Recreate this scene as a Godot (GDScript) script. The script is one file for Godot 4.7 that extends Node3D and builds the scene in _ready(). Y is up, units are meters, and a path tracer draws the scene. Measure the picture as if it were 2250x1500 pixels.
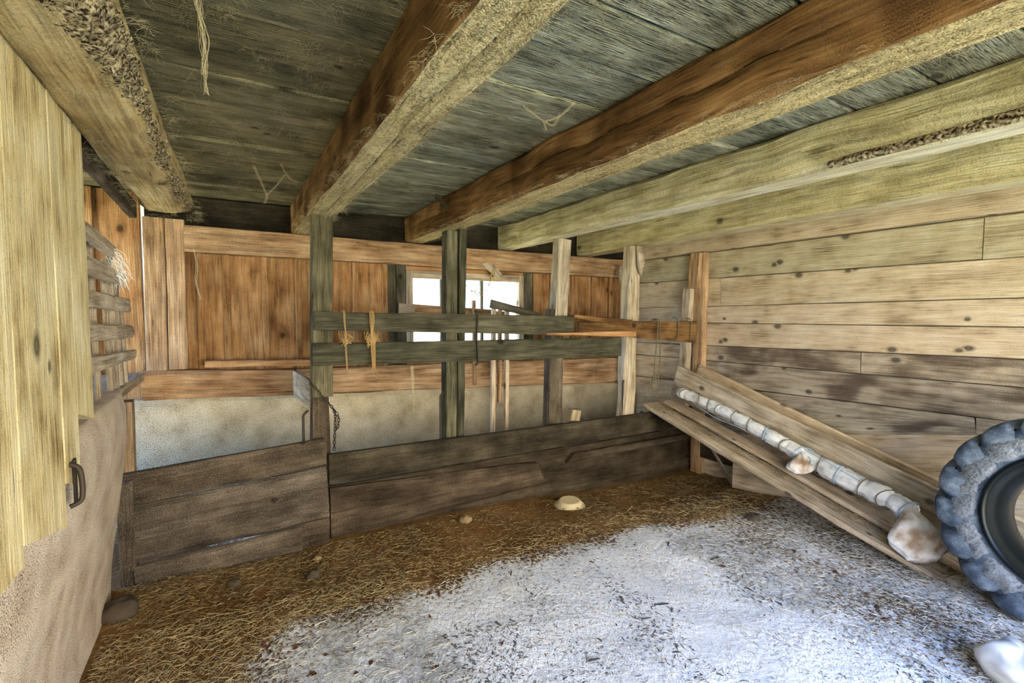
extends Node3D
# An old cattle stall under a barn: hewn joists, a board manger, a slatted hay rack, leaning planks and a tractor tyre.

var M := {}
var rng := RandomNumberGenerator.new()
var nz := FastNoiseLite.new()
var fl := FastNoiseLite.new()
var taken := {}

# ------------------------------------------------------------------ camera, sky, sun, exposure
func set_light() -> void:
	var cam := Camera3D.new(); cam.name = "camera"
	cam.position = Vector3(0, 1.35, 0)
	cam.rotation_degrees = Vector3(-3.2397, -30.4845, 0)
	cam.fov = 70.56; cam.near = 0.02; cam.far = 200.0
	add_child(cam); cam.current = true
	var we := WorldEnvironment.new(); we.name = "world_environment"
	var env := Environment.new()
	env.background_mode = Environment.BG_SKY
	var sky := Sky.new(); var sm := ProceduralSkyMaterial.new()
	sm.sky_top_color = Color(0.29, 0.56, 0.95); sm.sky_horizon_color = Color(0.71, 0.88, 1.0)
	sm.sky_curve = 0.25; sm.sky_energy_multiplier = 1.9
	sm.ground_bottom_color = Color(0.40, 0.38, 0.30); sm.ground_horizon_color = Color(0.62, 0.60, 0.52)
	sm.sun_angle_max = 1.0
	sky.sky_material = sm; env.sky = sky
	env.ambient_light_source = Environment.AMBIENT_SOURCE_DISABLED
	env.reflected_light_source = Environment.REFLECTION_SOURCE_SKY
	env.tonemap_mode = Environment.TONE_MAPPER_LINEAR
	env.tonemap_exposure = 4.7
	env.sdfgi_enabled = true; env.ssao_enabled = true; env.ssil_enabled = true
	we.environment = env; add_child(we)
	var sun := DirectionalLight3D.new(); sun.name = "sun"
	sun.light_color = Color(1.0, 0.94, 0.82); sun.light_energy = 5.0
	sun.light_angular_distance = 0.6; sun.shadow_enabled = true
	sun.look_at_from_position(Vector3(-4, 10, -7), Vector3.ZERO)
	add_child(sun)

# ------------------------------------------------------------------ naming
func numbered(parent: Node, called: String) -> String:
	var key := str(parent.get_instance_id()) + called
	var n: int = taken.get(key, 0)
	taken[key] = n + 1
	return called if n == 0 else "%s_%03d" % [called, n]

func tag(o: Node, label := "", category := "", group := "", kind := "") -> Node:
	if label: o.set_meta("label", label)
	if category: o.set_meta("category", category)
	if group: o.set_meta("group", group)
	if kind: o.set_meta("kind", kind)
	return o

func base(called: String, at := Vector3.ZERO) -> Node3D:
	var o := Node3D.new(); o.name = numbered(self, called); add_child(o, true); o.position = at
	return o

func world_of(o: Node) -> Transform3D:
	var t := Transform3D()
	while o is Node3D and o != self:
		t = (o as Node3D).transform * t
		o = o.get_parent()
	return t

func put(called: String, mesh: Mesh, parent: Node = self, at := Transform3D()) -> MeshInstance3D:
	var o := MeshInstance3D.new(); o.name = numbered(parent, called); o.mesh = mesh
	parent.add_child(o, true)
	o.transform = world_of(parent).affine_inverse() * at
	return o

# ------------------------------------------------------------------ computed textures
func nb(s: int, w: int, h: int, freq: float, W: int, H: int, oct := 3, kind := FastNoiseLite.TYPE_SIMPLEX_SMOOTH) -> PackedByteArray:
	var n := FastNoiseLite.new(); n.seed = s; n.frequency = freq; n.noise_type = kind; n.fractal_octaves = oct
	var im := n.get_seamless_image(w, h)
	im.convert(Image.FORMAT_L8)
	if w != W or h != H: im.resize(W, H, Image.INTERPOLATE_CUBIC)
	return im.get_data()

func lut(cols: Array) -> PackedByteArray:
	var out := PackedByteArray(); out.resize(768)
	var n := cols.size() - 1
	for i in 256:
		var t := i / 255.0 * n
		var k := mini(int(t), n - 1)
		var c: Color = (cols[k] as Color).lerp(cols[k + 1], t - k)
		out[i * 3] = int(c.r * 255); out[i * 3 + 1] = int(c.g * 255); out[i * 3 + 2] = int(c.b * 255)
	return out

func c8(r: int, g: int, b: int) -> Color: return Color(r / 255.0, g / 255.0, b / 255.0)

# short curved fibres drawn over a texture (and its height)
func fibres(buf: PackedByteArray, hb: PackedByteArray, W: int, H: int, n: int, lo: float, hi: float, ang: float, spread: float, a: Color, b: Color, alpha: float, dh: int) -> Array:
	for i in n:
		var x := rng.randf() * W; var y := rng.randf() * H
		var t := ang + rng.randf_range(-spread, spread)
		var bend := rng.randf_range(-0.08, 0.08)
		var c := a.lerp(b, rng.randf())
		var al := alpha * rng.randf_range(0.5, 1.0)
		var r := c.r * 255.0; var g := c.g * 255.0; var bl := c.b * 255.0
		for k in int(rng.randf_range(lo, hi)):
			x += cos(t); y += sin(t); t += bend
			var p := (int(y) & (H - 1)) * W + (int(x) & (W - 1))
			hb[p] = clampi(hb[p] + dh, 0, 255)
			p *= 3
			buf[p] = int(lerpf(buf[p], r, al)); buf[p + 1] = int(lerpf(buf[p + 1], g, al)); buf[p + 2] = int(lerpf(buf[p + 2], bl, al))
	return [buf, hb]

# wood: grain runs along u (1.6 m), v is 0.8 m
func wood(s: int, cols: Array, o := {}) -> Array:
	var W := 1024; var H := 512
	var A := nb(s, 64, 128, 0.03, W, H, 3)
	var B := nb(s + 1, 48, 512, o.get("grain", 0.12), W, H, 3)
	var C := nb(s + 2, 256, 128, 0.025, W, H, 4)
	var D := nb(s + 3, W, H, 0.3, W, H, 2)
	var G := nb(s + 5, 96, 512, 0.035, W, H, 4)
	var grime: float = o.get("grime", 0.26)
	var L := lut(cols)
	var wa: float = o.get("broad", 0.45); var wb: float = o.get("fine", 0.5); var wc: float = o.get("mottle", 0.35); var wd: float = o.get("speck", 0.15)
	var off := 127.0 * (1.0 - wa - wb - wc - wd)
	var gap: int = o.get("crack", 45); var gapd: float = o.get("crackd", 0.45)
	var warp := PackedInt32Array(); warp.resize(W * H)
	var ring := PackedFloat32Array(); ring.resize(W * H)
	rng.seed = s
	for k in int(o.get("knots", 4)):
		var kx := rng.randi_range(0, W); var ky := rng.randi_range(0, H); var kr := rng.randf_range(9, 20) * float(o.get("knotsize", 1.0))
		for y in range(-int(kr * 4), int(kr * 4)):
			for x in range(-int(kr * 8), int(kr * 8)):
				var p := ((ky + y) & 511) * W + ((kx + x) & 1023)
				var e := exp(-(x * x / (kr * kr * 7.0) + y * y / (kr * kr * 2.2)))
				warp[p] = int(-signf(y) * kr * 1.3 * e)
				var d := sqrt(x * x * 0.6 + y * y) / kr
				if d < 1.25:
					ring[p] = (0.52 - 0.10 * sin(d * 9.0)) * clampf((1.25 - d) * 1.1, 0, 1)
	var buf := PackedByteArray(); buf.resize(W * H * 3)
	var hb := PackedByteArray(); hb.resize(W * H)
	var saw: float = o.get("saw", 0.0)
	var stain: Color = o.get("stain", Color(0, 0, 0, 0)); var sthr: int = o.get("stainthr", 160)
	var S := nb(s + 7, 128, 64, 0.02, W, H, 4) if stain.a > 0 else PackedByteArray()
	for y in H:
		for x in W:
			var i := y * W + x
			var j := ((y + warp[i]) & 511) * W + x
			var b := B[j]
			var v := off + A[j] * wa + b * wb + C[i] * wc + D[i] * wd
			if saw > 0.0: v += saw * sin(x * 0.42 + C[i] * 0.06) * (D[i] - 60) * 0.1
			var q := clampi(int(v), 0, 255) * 3
			var f := 1.0
			if b < gap: f = 1.0 - gapd * minf(1.0, (gap - b) / 22.0)
			f *= 1.0 - ring[i]
			f *= 1.0 - grime * clampf(1.0 - (G[i] * 0.55 + D[i] * 0.45 - 70.0) / 70.0, 0.0, 1.0)
			var r := L[q] * f; var g := L[q + 1] * f; var bl := L[q + 2] * f
			if stain.a > 0.0:
				var st := clampf((S[i] + (D[i] - 128) * 0.5 + (B[i] - 128) * 0.35 - sthr) / 75.0, 0.0, 1.0) * stain.a
				r = lerpf(r, stain.r * 255, st); g = lerpf(g, stain.g * 255, st); bl = lerpf(bl, stain.b * 255, st)
			hb[i] = clampi(int(60 + b * 0.5 * f + D[i] * 0.18), 0, 255)
			q = i * 3
			buf[q] = int(r); buf[q + 1] = int(g); buf[q + 2] = int(bl)
	for fb in o.get("fibres", []):
		var res := fibres(buf, hb, W, H, fb[0], fb[1], fb[2], fb[3], fb[4], fb[5], fb[6], fb[7], fb[8])
		buf = res[0]; hb = res[1]
	return [Image.create_from_data(W, H, false, Image.FORMAT_RGB8, buf), Image.create_from_data(W, H, false, Image.FORMAT_L8, hb)]

# lumpy surfaces: concrete, earth, mud, bark, cloth
func lumpy(s: int, W: int, H: int, cols: Array, o := {}) -> Array:
	var C := nb(s, W / 2, H / 2, o.get("f1", 0.012), W, H, 5)
	var D := nb(s + 1, W, H, o.get("f2", 0.12), W, H, 3)
	var E := nb(s + 2, W, H, o.get("f3", 0.45), W, H, 1)
	var L := lut(cols)
	var buf := PackedByteArray(); buf.resize(W * H * 3)
	var hb := PackedByteArray(); hb.resize(W * H)
	var wc: float = o.get("broad", 0.6); var wd: float = o.get("mid", 0.5); var we: float = o.get("fine", 0.25)
	var off := 127.0 * (1.0 - wc - wd - we)
	var pit: int = o.get("pit", 50)
	rng.seed = s
	for i in W * H:
		var d := D[i]
		var q := clampi(int(off + C[i] * wc + d * wd + E[i] * we), 0, 255) * 3
		var f := 1.0
		if d < pit: f = 1.0 - minf(0.55, (pit - d) * 0.03)
		hb[i] = clampi(int(40 + d * 0.6 * f + E[i] * 0.2), 0, 255)
		var p := i * 3
		buf[p] = int(L[q] * f); buf[p + 1] = int(L[q + 1] * f); buf[p + 2] = int(L[q + 2] * f)
	for fb in o.get("fibres", []):
		var res := fibres(buf, hb, W, H, fb[0], fb[1], fb[2], fb[3], fb[4], fb[5], fb[6], fb[7], fb[8])
		buf = res[0]; hb = res[1]
	return [Image.create_from_data(W, H, false, Image.FORMAT_RGB8, buf), Image.create_from_data(W, H, false, Image.FORMAT_L8, hb)]

func mat(called: String, ims: Array, bump := 6.0, rough := 0.92, scale := Vector3.ONE, tri := false) -> StandardMaterial3D:
	var m := StandardMaterial3D.new(); m.resource_name = called
	m.albedo_texture = ImageTexture.create_from_image(ims[0])
	var h: Image = ims[1].duplicate()
	h.convert(Image.FORMAT_RGBA8)
	h.bump_map_to_normal_map(bump)
	m.normal_enabled = true; m.normal_texture = ImageTexture.create_from_image(h); m.normal_scale = 1.0
	m.roughness = rough; m.metallic_specular = 0.25
	m.vertex_color_use_as_albedo = true
	m.uv1_scale = scale
	if tri: m.uv1_triplanar = true; m.uv1_triplanar_sharpness = 4.0
	M[called] = m
	return m

func plain(called: String, c: Color, rough := 0.85, metal := 0.0) -> StandardMaterial3D:
	var m := StandardMaterial3D.new(); m.resource_name = called
	m.albedo_color = c; m.roughness = rough; m.metallic = metal; m.metallic_specular = 0.3
	m.vertex_color_use_as_albedo = true
	M[called] = m
	return m

func make_materials() -> void:
	var web := c8(205, 192, 150); var webd := c8(60, 50, 30)
	mat("ceiling_wood", wood(11, [c8(82, 82, 70), c8(132, 132, 112), c8(164, 165, 146), c8(196, 197, 182)], {"grain": 0.30, "crack": 74, "crackd": 0.6, "knots": 3, "mottle": 0.5, "fibres": [[900, 5, 22, 0.0, 3.1, web, c8(170, 165, 130), 0.45, 10]]}), 9.0)
	mat("old_dark_wood", wood(23, [c8(76, 75, 58), c8(120, 117, 93), c8(150, 143, 115), c8(178, 168, 140)], {"grain": 0.26, "crack": 62, "mottle": 0.6, "knots": 2, "fibres": [[1100, 5, 22, 0.0, 3.1, web, c8(150, 140, 100), 0.35, 8]]}), 8.0)
	mat("brown_beam", wood(31, [c8(74, 54, 34), c8(116, 88, 58), c8(144, 114, 78), c8(176, 148, 112)], {"grain": 0.14, "crack": 50, "crackd": 0.55, "mottle": 0.6, "knots": 2, "stain": Color(0.16, 0.10, 0.05, 0.6), "stainthr": 150, "fibres": [[500, 4, 18, 0.0, 3.1, web, c8(150, 110, 60), 0.3, 6]]}), 3.5)
	mat("webbed_beam", wood(41, [c8(118, 104, 74), c8(172, 158, 118), c8(206, 194, 152), c8(232, 222, 188)], {"grain": 0.08, "crack": 55, "crackd": 0.5, "mottle": 0.3, "knots": 0, "fibres": [[16000, 4, 14, 0.0, 3.1, webd, c8(96, 80, 50), 0.85, -14], [13000, 4, 14, 0.0, 3.1, c8(236, 224, 186), c8(206, 190, 146), 0.85, 18]]}), 9.0)
	mat("sawn_beam", wood(51, [c8(142, 130, 92), c8(190, 180, 138), c8(210, 202, 164), c8(226, 220, 190)], {"fine": 0.3, "grain": 0.1, "crack": 38, "mottle": 0.55, "knots": 2, "saw": 1.0, "speck": 0.3, "fibres": [[5200, 4, 13, 1.57, 1.0, c8(84, 74, 36), c8(120, 108, 64), 0.5, -10], [2600, 4, 12, 0.0, 3.1, c8(216, 206, 160), web, 0.5, 10]]}), 7.0)
	mat("pale_underside", wood(57, [c8(160, 144, 112), c8(204, 194, 164), c8(222, 216, 192), c8(232, 228, 210)], {"grain": 0.1, "crack": 45, "crackd": 0.3, "knots": 1, "fibres": [[1500, 4, 14, 0.0, 0.7, c8(150, 110, 70), c8(120, 100, 70), 0.4, -8]]}), 6.0)
	mat("orange_board", wood(61, [c8(98, 68, 40), c8(164, 122, 82), c8(190, 150, 108), c8(212, 180, 142)], {"grain": 0.14, "crack": 32, "fine": 0.3, "mottle": 0.55, "speck": 0.35, "knots": 3, "knotsize": 0.8, "fibres": [[1500, 5, 18, 1.57, 2.0, c8(90, 50, 24), c8(130, 84, 44), 0.4, -6], [500, 4, 14, 0.0, 3.1, web, web, 0.4, 6]]}), 5.0)
	mat("hewn_orange", wood(67, [c8(112, 84, 58), c8(164, 130, 98), c8(188, 156, 124), c8(208, 182, 152)], {"grain": 0.12, "crack": 34, "mottle": 0.55, "knots": 2, "saw": 0.6, "fibres": [[2200, 4, 16, 0.3, 1.5, c8(98, 62, 34), c8(140, 96, 56), 0.35, -6], [900, 4, 14, 0.0, 3.1, web, web, 0.4, 6]]}), 6.0)
	mat("pale_plank", wood(71, [c8(140, 122, 100), c8(198, 180, 156), c8(218, 203, 181), c8(230, 221, 205)], {"grain": 0.12, "grime": 0.12, "crack": 24, "mottle": 0.55, "knots": 8, "knotsize": 1.0, "fibres": [[1100, 3, 8, 1.57, 2.0, c8(100, 72, 44), c8(140, 110, 80), 0.5, -8]]}), 4.0)
	mat("stained_plank", wood(79, [c8(124, 114, 104), c8(174, 163, 150), c8(196, 186, 172), c8(212, 204, 192)], {"grain": 0.14, "crack": 26, "mottle": 0.5, "knots": 4, "stain": Color(0.26, 0.22, 0.20, 0.7), "stainthr": 132, "fibres": [[2000, 5, 18, -0.5, 0.5, c8(200, 170, 130), c8(170, 140, 105), 0.4, 5], [1100, 4, 12, 0.0, 3.1, c8(70, 56, 46), c8(110, 90, 70), 0.4, -8]]}), 5.0)
	mat("left_plank", wood(83, [c8(140, 118, 80), c8(206, 188, 142), c8(222, 208, 168), c8(236, 226, 194)], {"grain": 0.12, "grime": 0.16, "crack": 40, "crackd": 0.55, "mottle": 0.65, "knots": 5, "fibres": [[1500, 4, 14, 0.0, 1.2, c8(104, 80, 40), c8(140, 114, 66), 0.5, -8]]}), 3.0)
	mat("log_wood", wood(211, [c8(120, 98, 64), c8(172, 150, 108), c8(198, 178, 136), c8(216, 202, 164)], {"grain": 0.1, "crack": 40, "mottle": 0.6, "knots": 3, "fibres": [[7000, 5, 18, 0.0, 3.1, c8(220, 206, 160), c8(180, 160, 112), 0.55, 14], [3500, 4, 13, 0.0, 3.1, c8(76, 62, 36), c8(110, 92, 56), 0.5, -12]]}), 8.0)
	mat("dirty_board", wood(89, [c8(38, 33, 29), c8(72, 63, 54), c8(102, 92, 81), c8(142, 130, 117)], {"fine": 0.25, "grain": 0.14, "crack": 34, "mottle": 0.45, "speck": 0.8, "knots": 1, "fibres": [[9000, 2, 6, 0.0, 3.1, c8(162, 146, 120), c8(120, 102, 80), 0.6, 10], [700, 8, 26, 0.0, 0.2, c8(176, 156, 124), c8(130, 110, 84), 0.5, 6], [7000, 2, 7, 0.0, 3.1, c8(26, 22, 18), c8(40, 32, 26), 0.6, -10]]}), 8.0)
	mat("grey_rail", wood(97, [c8(54, 52, 44), c8(88, 85, 73), c8(114, 110, 96), c8(142, 136, 120)], {"grain": 0.14, "crack": 30, "mottle": 0.5, "knots": 3, "fibres": [[600, 4, 14, 0.0, 0.5, c8(150, 146, 122), c8(120, 112, 90), 0.35, 4]]}), 5.0)
	mat("dusty_plank", wood(101, [c8(122, 108, 92), c8(174, 158, 138), c8(198, 184, 166), c8(218, 210, 196)], {"grain": 0.14, "crack": 28, "mottle": 0.6, "speck": 0.35, "knots": 4, "fibres": [[2200, 3, 11, 0.0, 3.1, c8(130, 110, 84), c8(206, 196, 176), 0.45, 6]]}), 7.0)
	mat("bark", lumpy(131, 512, 512, [c8(30, 26, 20), c8(104, 90, 68), c8(176, 160, 130), c8(226, 216, 190)], {"f1": 0.03, "f2": 0.045, "pit": 108, "mid": 0.9, "fibres": [[2200, 5, 18, 0.0, 0.8, c8(206, 190, 150), c8(150, 130, 96), 0.5, 12]]}), 18.0, 0.95, Vector3(3, 3, 3), true)
	mat("concrete_near", lumpy(141, 1024, 1024, [c8(130, 112, 96), c8(194, 176, 158), c8(216, 202, 186), c8(230, 220, 208)], {"f2": 0.2, "pit": 70, "mid": 0.4, "fine": 0.25, "fibres": [[1400, 4, 14, 1.57, 0.8, c8(90, 64, 44), c8(130, 100, 74), 0.6, -20]]}), 10.0, 0.95, Vector3(0.8, 0.8, 0.8), true)
	mat("concrete_back", lumpy(151, 1024, 1024, [c8(124, 110, 88), c8(176, 162, 136), c8(198, 186, 162), c8(220, 212, 192)], {"f2": 0.15, "pit": 72, "mid": 0.6, "fine": 0.4, "fibres": [[4200, 3, 12, 0.0, 3.1, c8(104, 86, 58), c8(206, 192, 158), 0.4, -10], [60, 30, 120, 0.0, 0.15, c8(120, 104, 74), c8(140, 124, 92), 0.5, -30]]}), 10.0, 0.95, Vector3(0.8, 0.8, 0.8), true)
	mat("rubber", lumpy(161, 512, 512, [c8(38, 45, 56), c8(64, 76, 94), c8(106, 119, 136), c8(158, 167, 178)], {"f1": 0.02, "f2": 0.12, "pit": 20, "broad": 0.7, "mid": 0.2, "fine": 0.1}), 3.0, 0.62, Vector3(2, 2, 2), true)
	mat("mud", lumpy(163, 512, 512, [c8(84, 88, 94), c8(112, 117, 125), c8(130, 136, 145), c8(152, 158, 168)], {"f2": 0.05, "pit": 45, "mid": 0.5, "fibres": [[90, 4, 16, 0.0, 3.1, c8(200, 190, 160), c8(90, 84, 70), 0.6, 20]]}), 14.0, 0.95, Vector3(2.5, 2.5, 2.5), true)
	mat("tarp", lumpy(171, 512, 512, [c8(144, 144, 148), c8(202, 205, 212), c8(220, 223, 230), c8(234, 236, 241)], {"f1": 0.02, "f2": 0.3, "pit": 20, "mid": 0.15, "fine": 0.1, "broad": 0.8, "fibres": [[350, 3, 9, 0.0, 3.1, c8(120, 90, 60), c8(150, 120, 90), 0.5, 0]]}), 3.0, 0.75, Vector3(2, 2, 2), true)
	mat("sacking", lumpy(177, 512, 512, [c8(134, 108, 86), c8(186, 176, 168), c8(218, 219, 224), c8(232, 234, 239)], {"f1": 0.012, "f2": 0.3, "pit": 20, "mid": 0.15, "fine": 0.1, "broad": 1.5}), 3.0, 0.8, Vector3(2, 2, 2), true)
	mat("earth", lumpy(181, 1024, 1024, [c8(58, 42, 24), c8(112, 86, 54), c8(142, 114, 76), c8(176, 150, 108)], {"f2": 0.1, "f1": 0.01, "pit": 70, "mid": 0.7, "fibres": [[6500, 6, 30, 0.0, 3.1, c8(190, 164, 110), c8(130, 104, 64), 0.6, 14], [2500, 3, 9, 0.0, 3.1, c8(50, 36, 22), c8(80, 60, 38), 0.6, -14]]}), 10.0, 0.97, Vector3(0.7, 0.7, 0.7), true)
	plain("straw", Color(1, 1, 1), 0.7)
	plain("web", Color(1, 1, 1), 0.95)
	plain("iron", c8(66, 58, 52), 0.6, 0.5)
	plain("black_iron", c8(26, 30, 30), 0.28, 0.3)
	plain("rope", c8(168, 138, 92), 0.95)
	plain("twine_dark", c8(104, 98, 80), 0.95)
	plain("blue_twine", c8(140, 176, 204), 0.8)
	plain("enamel", c8(200, 184, 150), 0.55)
	plain("grass", c8(184, 178, 124), 0.95)
	plain("bounce_cream", c8(216, 206, 188), 0.95)
	plain("dry_leaf", c8(96, 60, 40), 0.85)
	plain("clod", c8(74, 64, 54), 0.97)
	plain("pale_clod", c8(136, 116, 88), 0.97)
	plain("pale_stone", c8(206, 206, 204), 0.9)
	plain("outside_wood", c8(150, 140, 122), 0.9)
	plain("mark", c8(190, 184, 150), 0.9)
	var gl := StandardMaterial3D.new(); gl.resource_name = "glass"; gl.transparency = BaseMaterial3D.TRANSPARENCY_ALPHA
	gl.albedo_color = Color(0.95, 0.98, 1.0, 0.06); gl.roughness = 0.05
	M["glass"] = gl

# ------------------------------------------------------------------ geometry helpers
func tri(st: SurfaceTool, a: Vector3, b: Vector3, c: Vector3, ua: Vector2, ub: Vector2, uc: Vector2, hint: Vector3) -> void:
	if (a - c).cross(a - b).dot(hint) < 0.0:
		var t := b; b = c; c = t
		var u := ub; ub = uc; uc = u
	st.set_uv(ua); st.add_vertex(a); st.set_uv(ub); st.add_vertex(b); st.set_uv(uc); st.add_vertex(c)

func quad(st: SurfaceTool, a: Vector3, b: Vector3, c: Vector3, d: Vector3, ua: Vector2, ub: Vector2, uc: Vector2, ud: Vector2, hint: Vector3) -> void:
	tri(st, a, b, c, ua, ub, uc, hint); tri(st, a, c, d, ua, uc, ud, hint)

func start(c := Color.WHITE, group := 1) -> SurfaceTool:
	var st := SurfaceTool.new(); st.begin(Mesh.PRIMITIVE_TRIANGLES); st.set_smooth_group(group); st.set_color(c)
	return st

func tone(k: float, warm := 0.0) -> Color: return Color(k * (1.0 + warm), k, k * (1.0 - warm))

# A timber along local x (length L), h along y, w along z: chamfered, hewn, with its own piece of the grain.
# o: ch chamfer, wob waviness, m strips per face, c vertex colour, h2/w2 size at the far end, ea/eb end slants, under material of the lower face
func timber(L: float, h: float, w: float, material: Material, o := {}) -> ArrayMesh:
	var ch: float = o.get("ch", 0.004); var wob: float = o.get("wob", 0.002); var m: int = o.get("m", 1)
	var step: float = o.get("step", 0.09)
	var n := clampi(int(L / step), 2, 100)
	var h2: float = o.get("h2", h); var w2: float = o.get("w2", w)
	var ea: float = o.get("ea", 0.0); var eb: float = o.get("eb", 0.0)
	var wane: float = o.get("wane", 0.6); var droop: float = o.get("droop", 0.0)
	var gr: Dictionary = o.get("groove", {})   # a drying crack: {f face, t where across, w width share, d depth, a, b from and to along}
	var sd := rng.randf() * 500.0
	var uo := Vector2(rng.randf(), rng.randf())
	var N := 4 * (m + 1)
	var rings := []
	var per := PackedFloat32Array()
	for i in n + 1:
		var s := float(i) / n
		var hh := lerpf(h, h2, s) * 0.5; var hw := lerpf(w, w2, s) * 0.5
		var x := (s - 0.5) * L
		var pts := PackedVector3Array()
		var cs := []
		for k in 4:
			var q := nz.get_noise_2d(x * 95.0 + sd, k * 77.0)
			cs.append(minf(maxf(0.0015, ch * (1.0 + wane * 2.0 * q)), minf(hh, hw) * 0.9))
		for f in 4:
			for j in m + 1:
				var t := float(j) / m
				var sink := 0.0
				if gr and gr.f == f and m >= 5:
					var k0 := int(gr.t * m)
					var tc: float = gr.t + 0.14 * nz.get_noise_1d(x * 26.0 + sd) + 0.02 * nz.get_noise_1d(x * 300.0 + sd)
					var open := smoothstep(gr.a, gr.a + 0.06, s) * (1.0 - smoothstep(gr.b - 0.06, gr.b, s)) * (0.6 + 0.4 * nz.get_noise_1d(x * 90.0 + sd * 2.0))
					if j < k0: t = lerpf(0.0, tc - gr.w, float(j) / maxi(k0 - 1, 1))
					elif j == k0: t = tc; sink = gr.d * open
					else: t = lerpf(tc + gr.w, 1.0, float(j - k0 - 1) / maxi(m - k0 - 1, 1))
				var c0: float = cs[f]; var c1: float = cs[(f + 1) % 4]
				var y := 0.0; var z := 0.0; var nr := Vector3.ZERO
				if f == 0: y = hh; z = lerpf(-hw + c0, hw - c1, t); nr = Vector3(0, 1, 0)
				elif f == 1: z = hw; y = lerpf(hh - c0, -hh + c1, t); nr = Vector3(0, 0, 1)
				elif f == 2: y = -hh; z = lerpf(hw - c0, -hw + c1, t); nr = Vector3(0, -1, 0)
				else: z = -hw; y = lerpf(-hh + c0, hh - c1, t); nr = Vector3(0, 0, -1)
				var d := wob * (0.9 * nz.get_noise_3d(x * 24.0 + sd, f * 90.0 + t * 14.0, sd * 3.0) + 0.6 * nz.get_noise_3d(x * 110.0 + sd, f * 90.0 + t * 60.0, sd * 3.0))
				var px := x
				if i == 0: px += ea * y / maxf(hh, 0.001) * hh * 2.0
				if i == n: px += eb * y / maxf(hh, 0.001) * hh * 2.0
				pts.append(Vector3(px, y + droop * sin(s * PI), z) + nr * (d - sink))
		rings.append(pts)
	per.append(0.0)
	for k in N: per.append(per[k] + maxf(rings[0][k].distance_to(rings[0][(k + 1) % N]), rings[n][k].distance_to(rings[n][(k + 1) % N])))
	var c: Color = o.get("c", Color.WHITE)
	var top := start(c); var low := start(c)
	var under: Material = o.get("under", null)
	for k in N:
		var f := k / (m + 1)
		var cham := k % (m + 1) == m
		var st := low if under != null and (f == 2 and not cham) else top
		st.set_smooth_group(f * 2 + (1 if cham else 0) + 1)
		var k2 := (k + 1) % N
		for i in n:
			var a: Vector3 = rings[i][k]; var b: Vector3 = rings[i + 1][k]; var d: Vector3 = rings[i + 1][k2]; var e: Vector3 = rings[i][k2]
			var mid := (a + d) * 0.5; mid.x = 0; mid.y -= droop * sin((i + 0.5) / n * PI)
			var u0 := uo.x + (a.x + L) / 1.6; var u1 := uo.x + (b.x + L) / 1.6
			var v0 := uo.y + per[k] / 0.8; var v1 := uo.y + per[k + 1] / 0.8
			quad(st, a, b, d, e, Vector2(u0, v0), Vector2(u1, v0), Vector2(u1, v1), Vector2(u0, v1), mid)
	top.set_smooth_group(30)
	for e in 2:
		var rg: PackedVector3Array = rings[0 if e == 0 else n]
		var cen := Vector3.ZERO
		for p in rg: cen += p / N
		for k in N:
			var a: Vector3 = rg[k]; var b: Vector3 = rg[(k + 1) % N]
			tri(top, cen, a, b, uo + Vector2(cen.y * 0.3, cen.z) * 1.2, uo + Vector2(a.y * 0.3, a.z) * 1.2, uo + Vector2(b.y * 0.3, b.z) * 1.2, Vector3(-1 if e == 0 else 1, 0, 0))
	top.generate_normals(); top.generate_tangents(); top.set_material(material)
	var am := top.commit()
	if under != null:
		low.generate_normals(); low.generate_tangents(); low.set_material(under)
		am = low.commit(am)
	return am

# frame whose x runs from a to b, y as near to up as it can be
func along(a: Vector3, b: Vector3, up := Vector3.UP) -> Transform3D:
	var x := (b - a).normalized()
	var z := x.cross(up).normalized()
	if z.length() < 0.5: z = x.cross(Vector3.FORWARD).normalized()
	return Transform3D(Basis(x, z.cross(x), z), (a + b) * 0.5)

# a timber from a to b as a mesh under parent (or on its own)
func beam(called: String, a: Vector3, b: Vector3, h: float, w: float, material: Material, o := {}, parent: Node = self) -> MeshInstance3D:
	return put(called, timber(a.distance_to(b), h, w, material, o), parent, along(a, b, o.get("up", Vector3.UP)))

func box_wall(called: String, lo: Vector3, hi: Vector3, material: Material, parent: Node, o := {}) -> MeshInstance3D:
	var d := hi - lo; var mid := (lo + hi) * 0.5
	if d.x >= d.y and d.x >= d.z:
		return beam(called, Vector3(lo.x, mid.y, mid.z), Vector3(hi.x, mid.y, mid.z), d.y, d.z, material, o, parent)
	if d.z >= d.y:
		return beam(called, Vector3(mid.x, mid.y, lo.z), Vector3(mid.x, mid.y, hi.z), d.y, d.x, material, o, parent)
	var oo := o.duplicate(); oo["up"] = Vector3(0, 0, 1)
	return beam(called, Vector3(mid.x, lo.y, mid.z), Vector3(mid.x, hi.y, mid.z), d.z, d.x, material, oo, parent)

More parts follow.
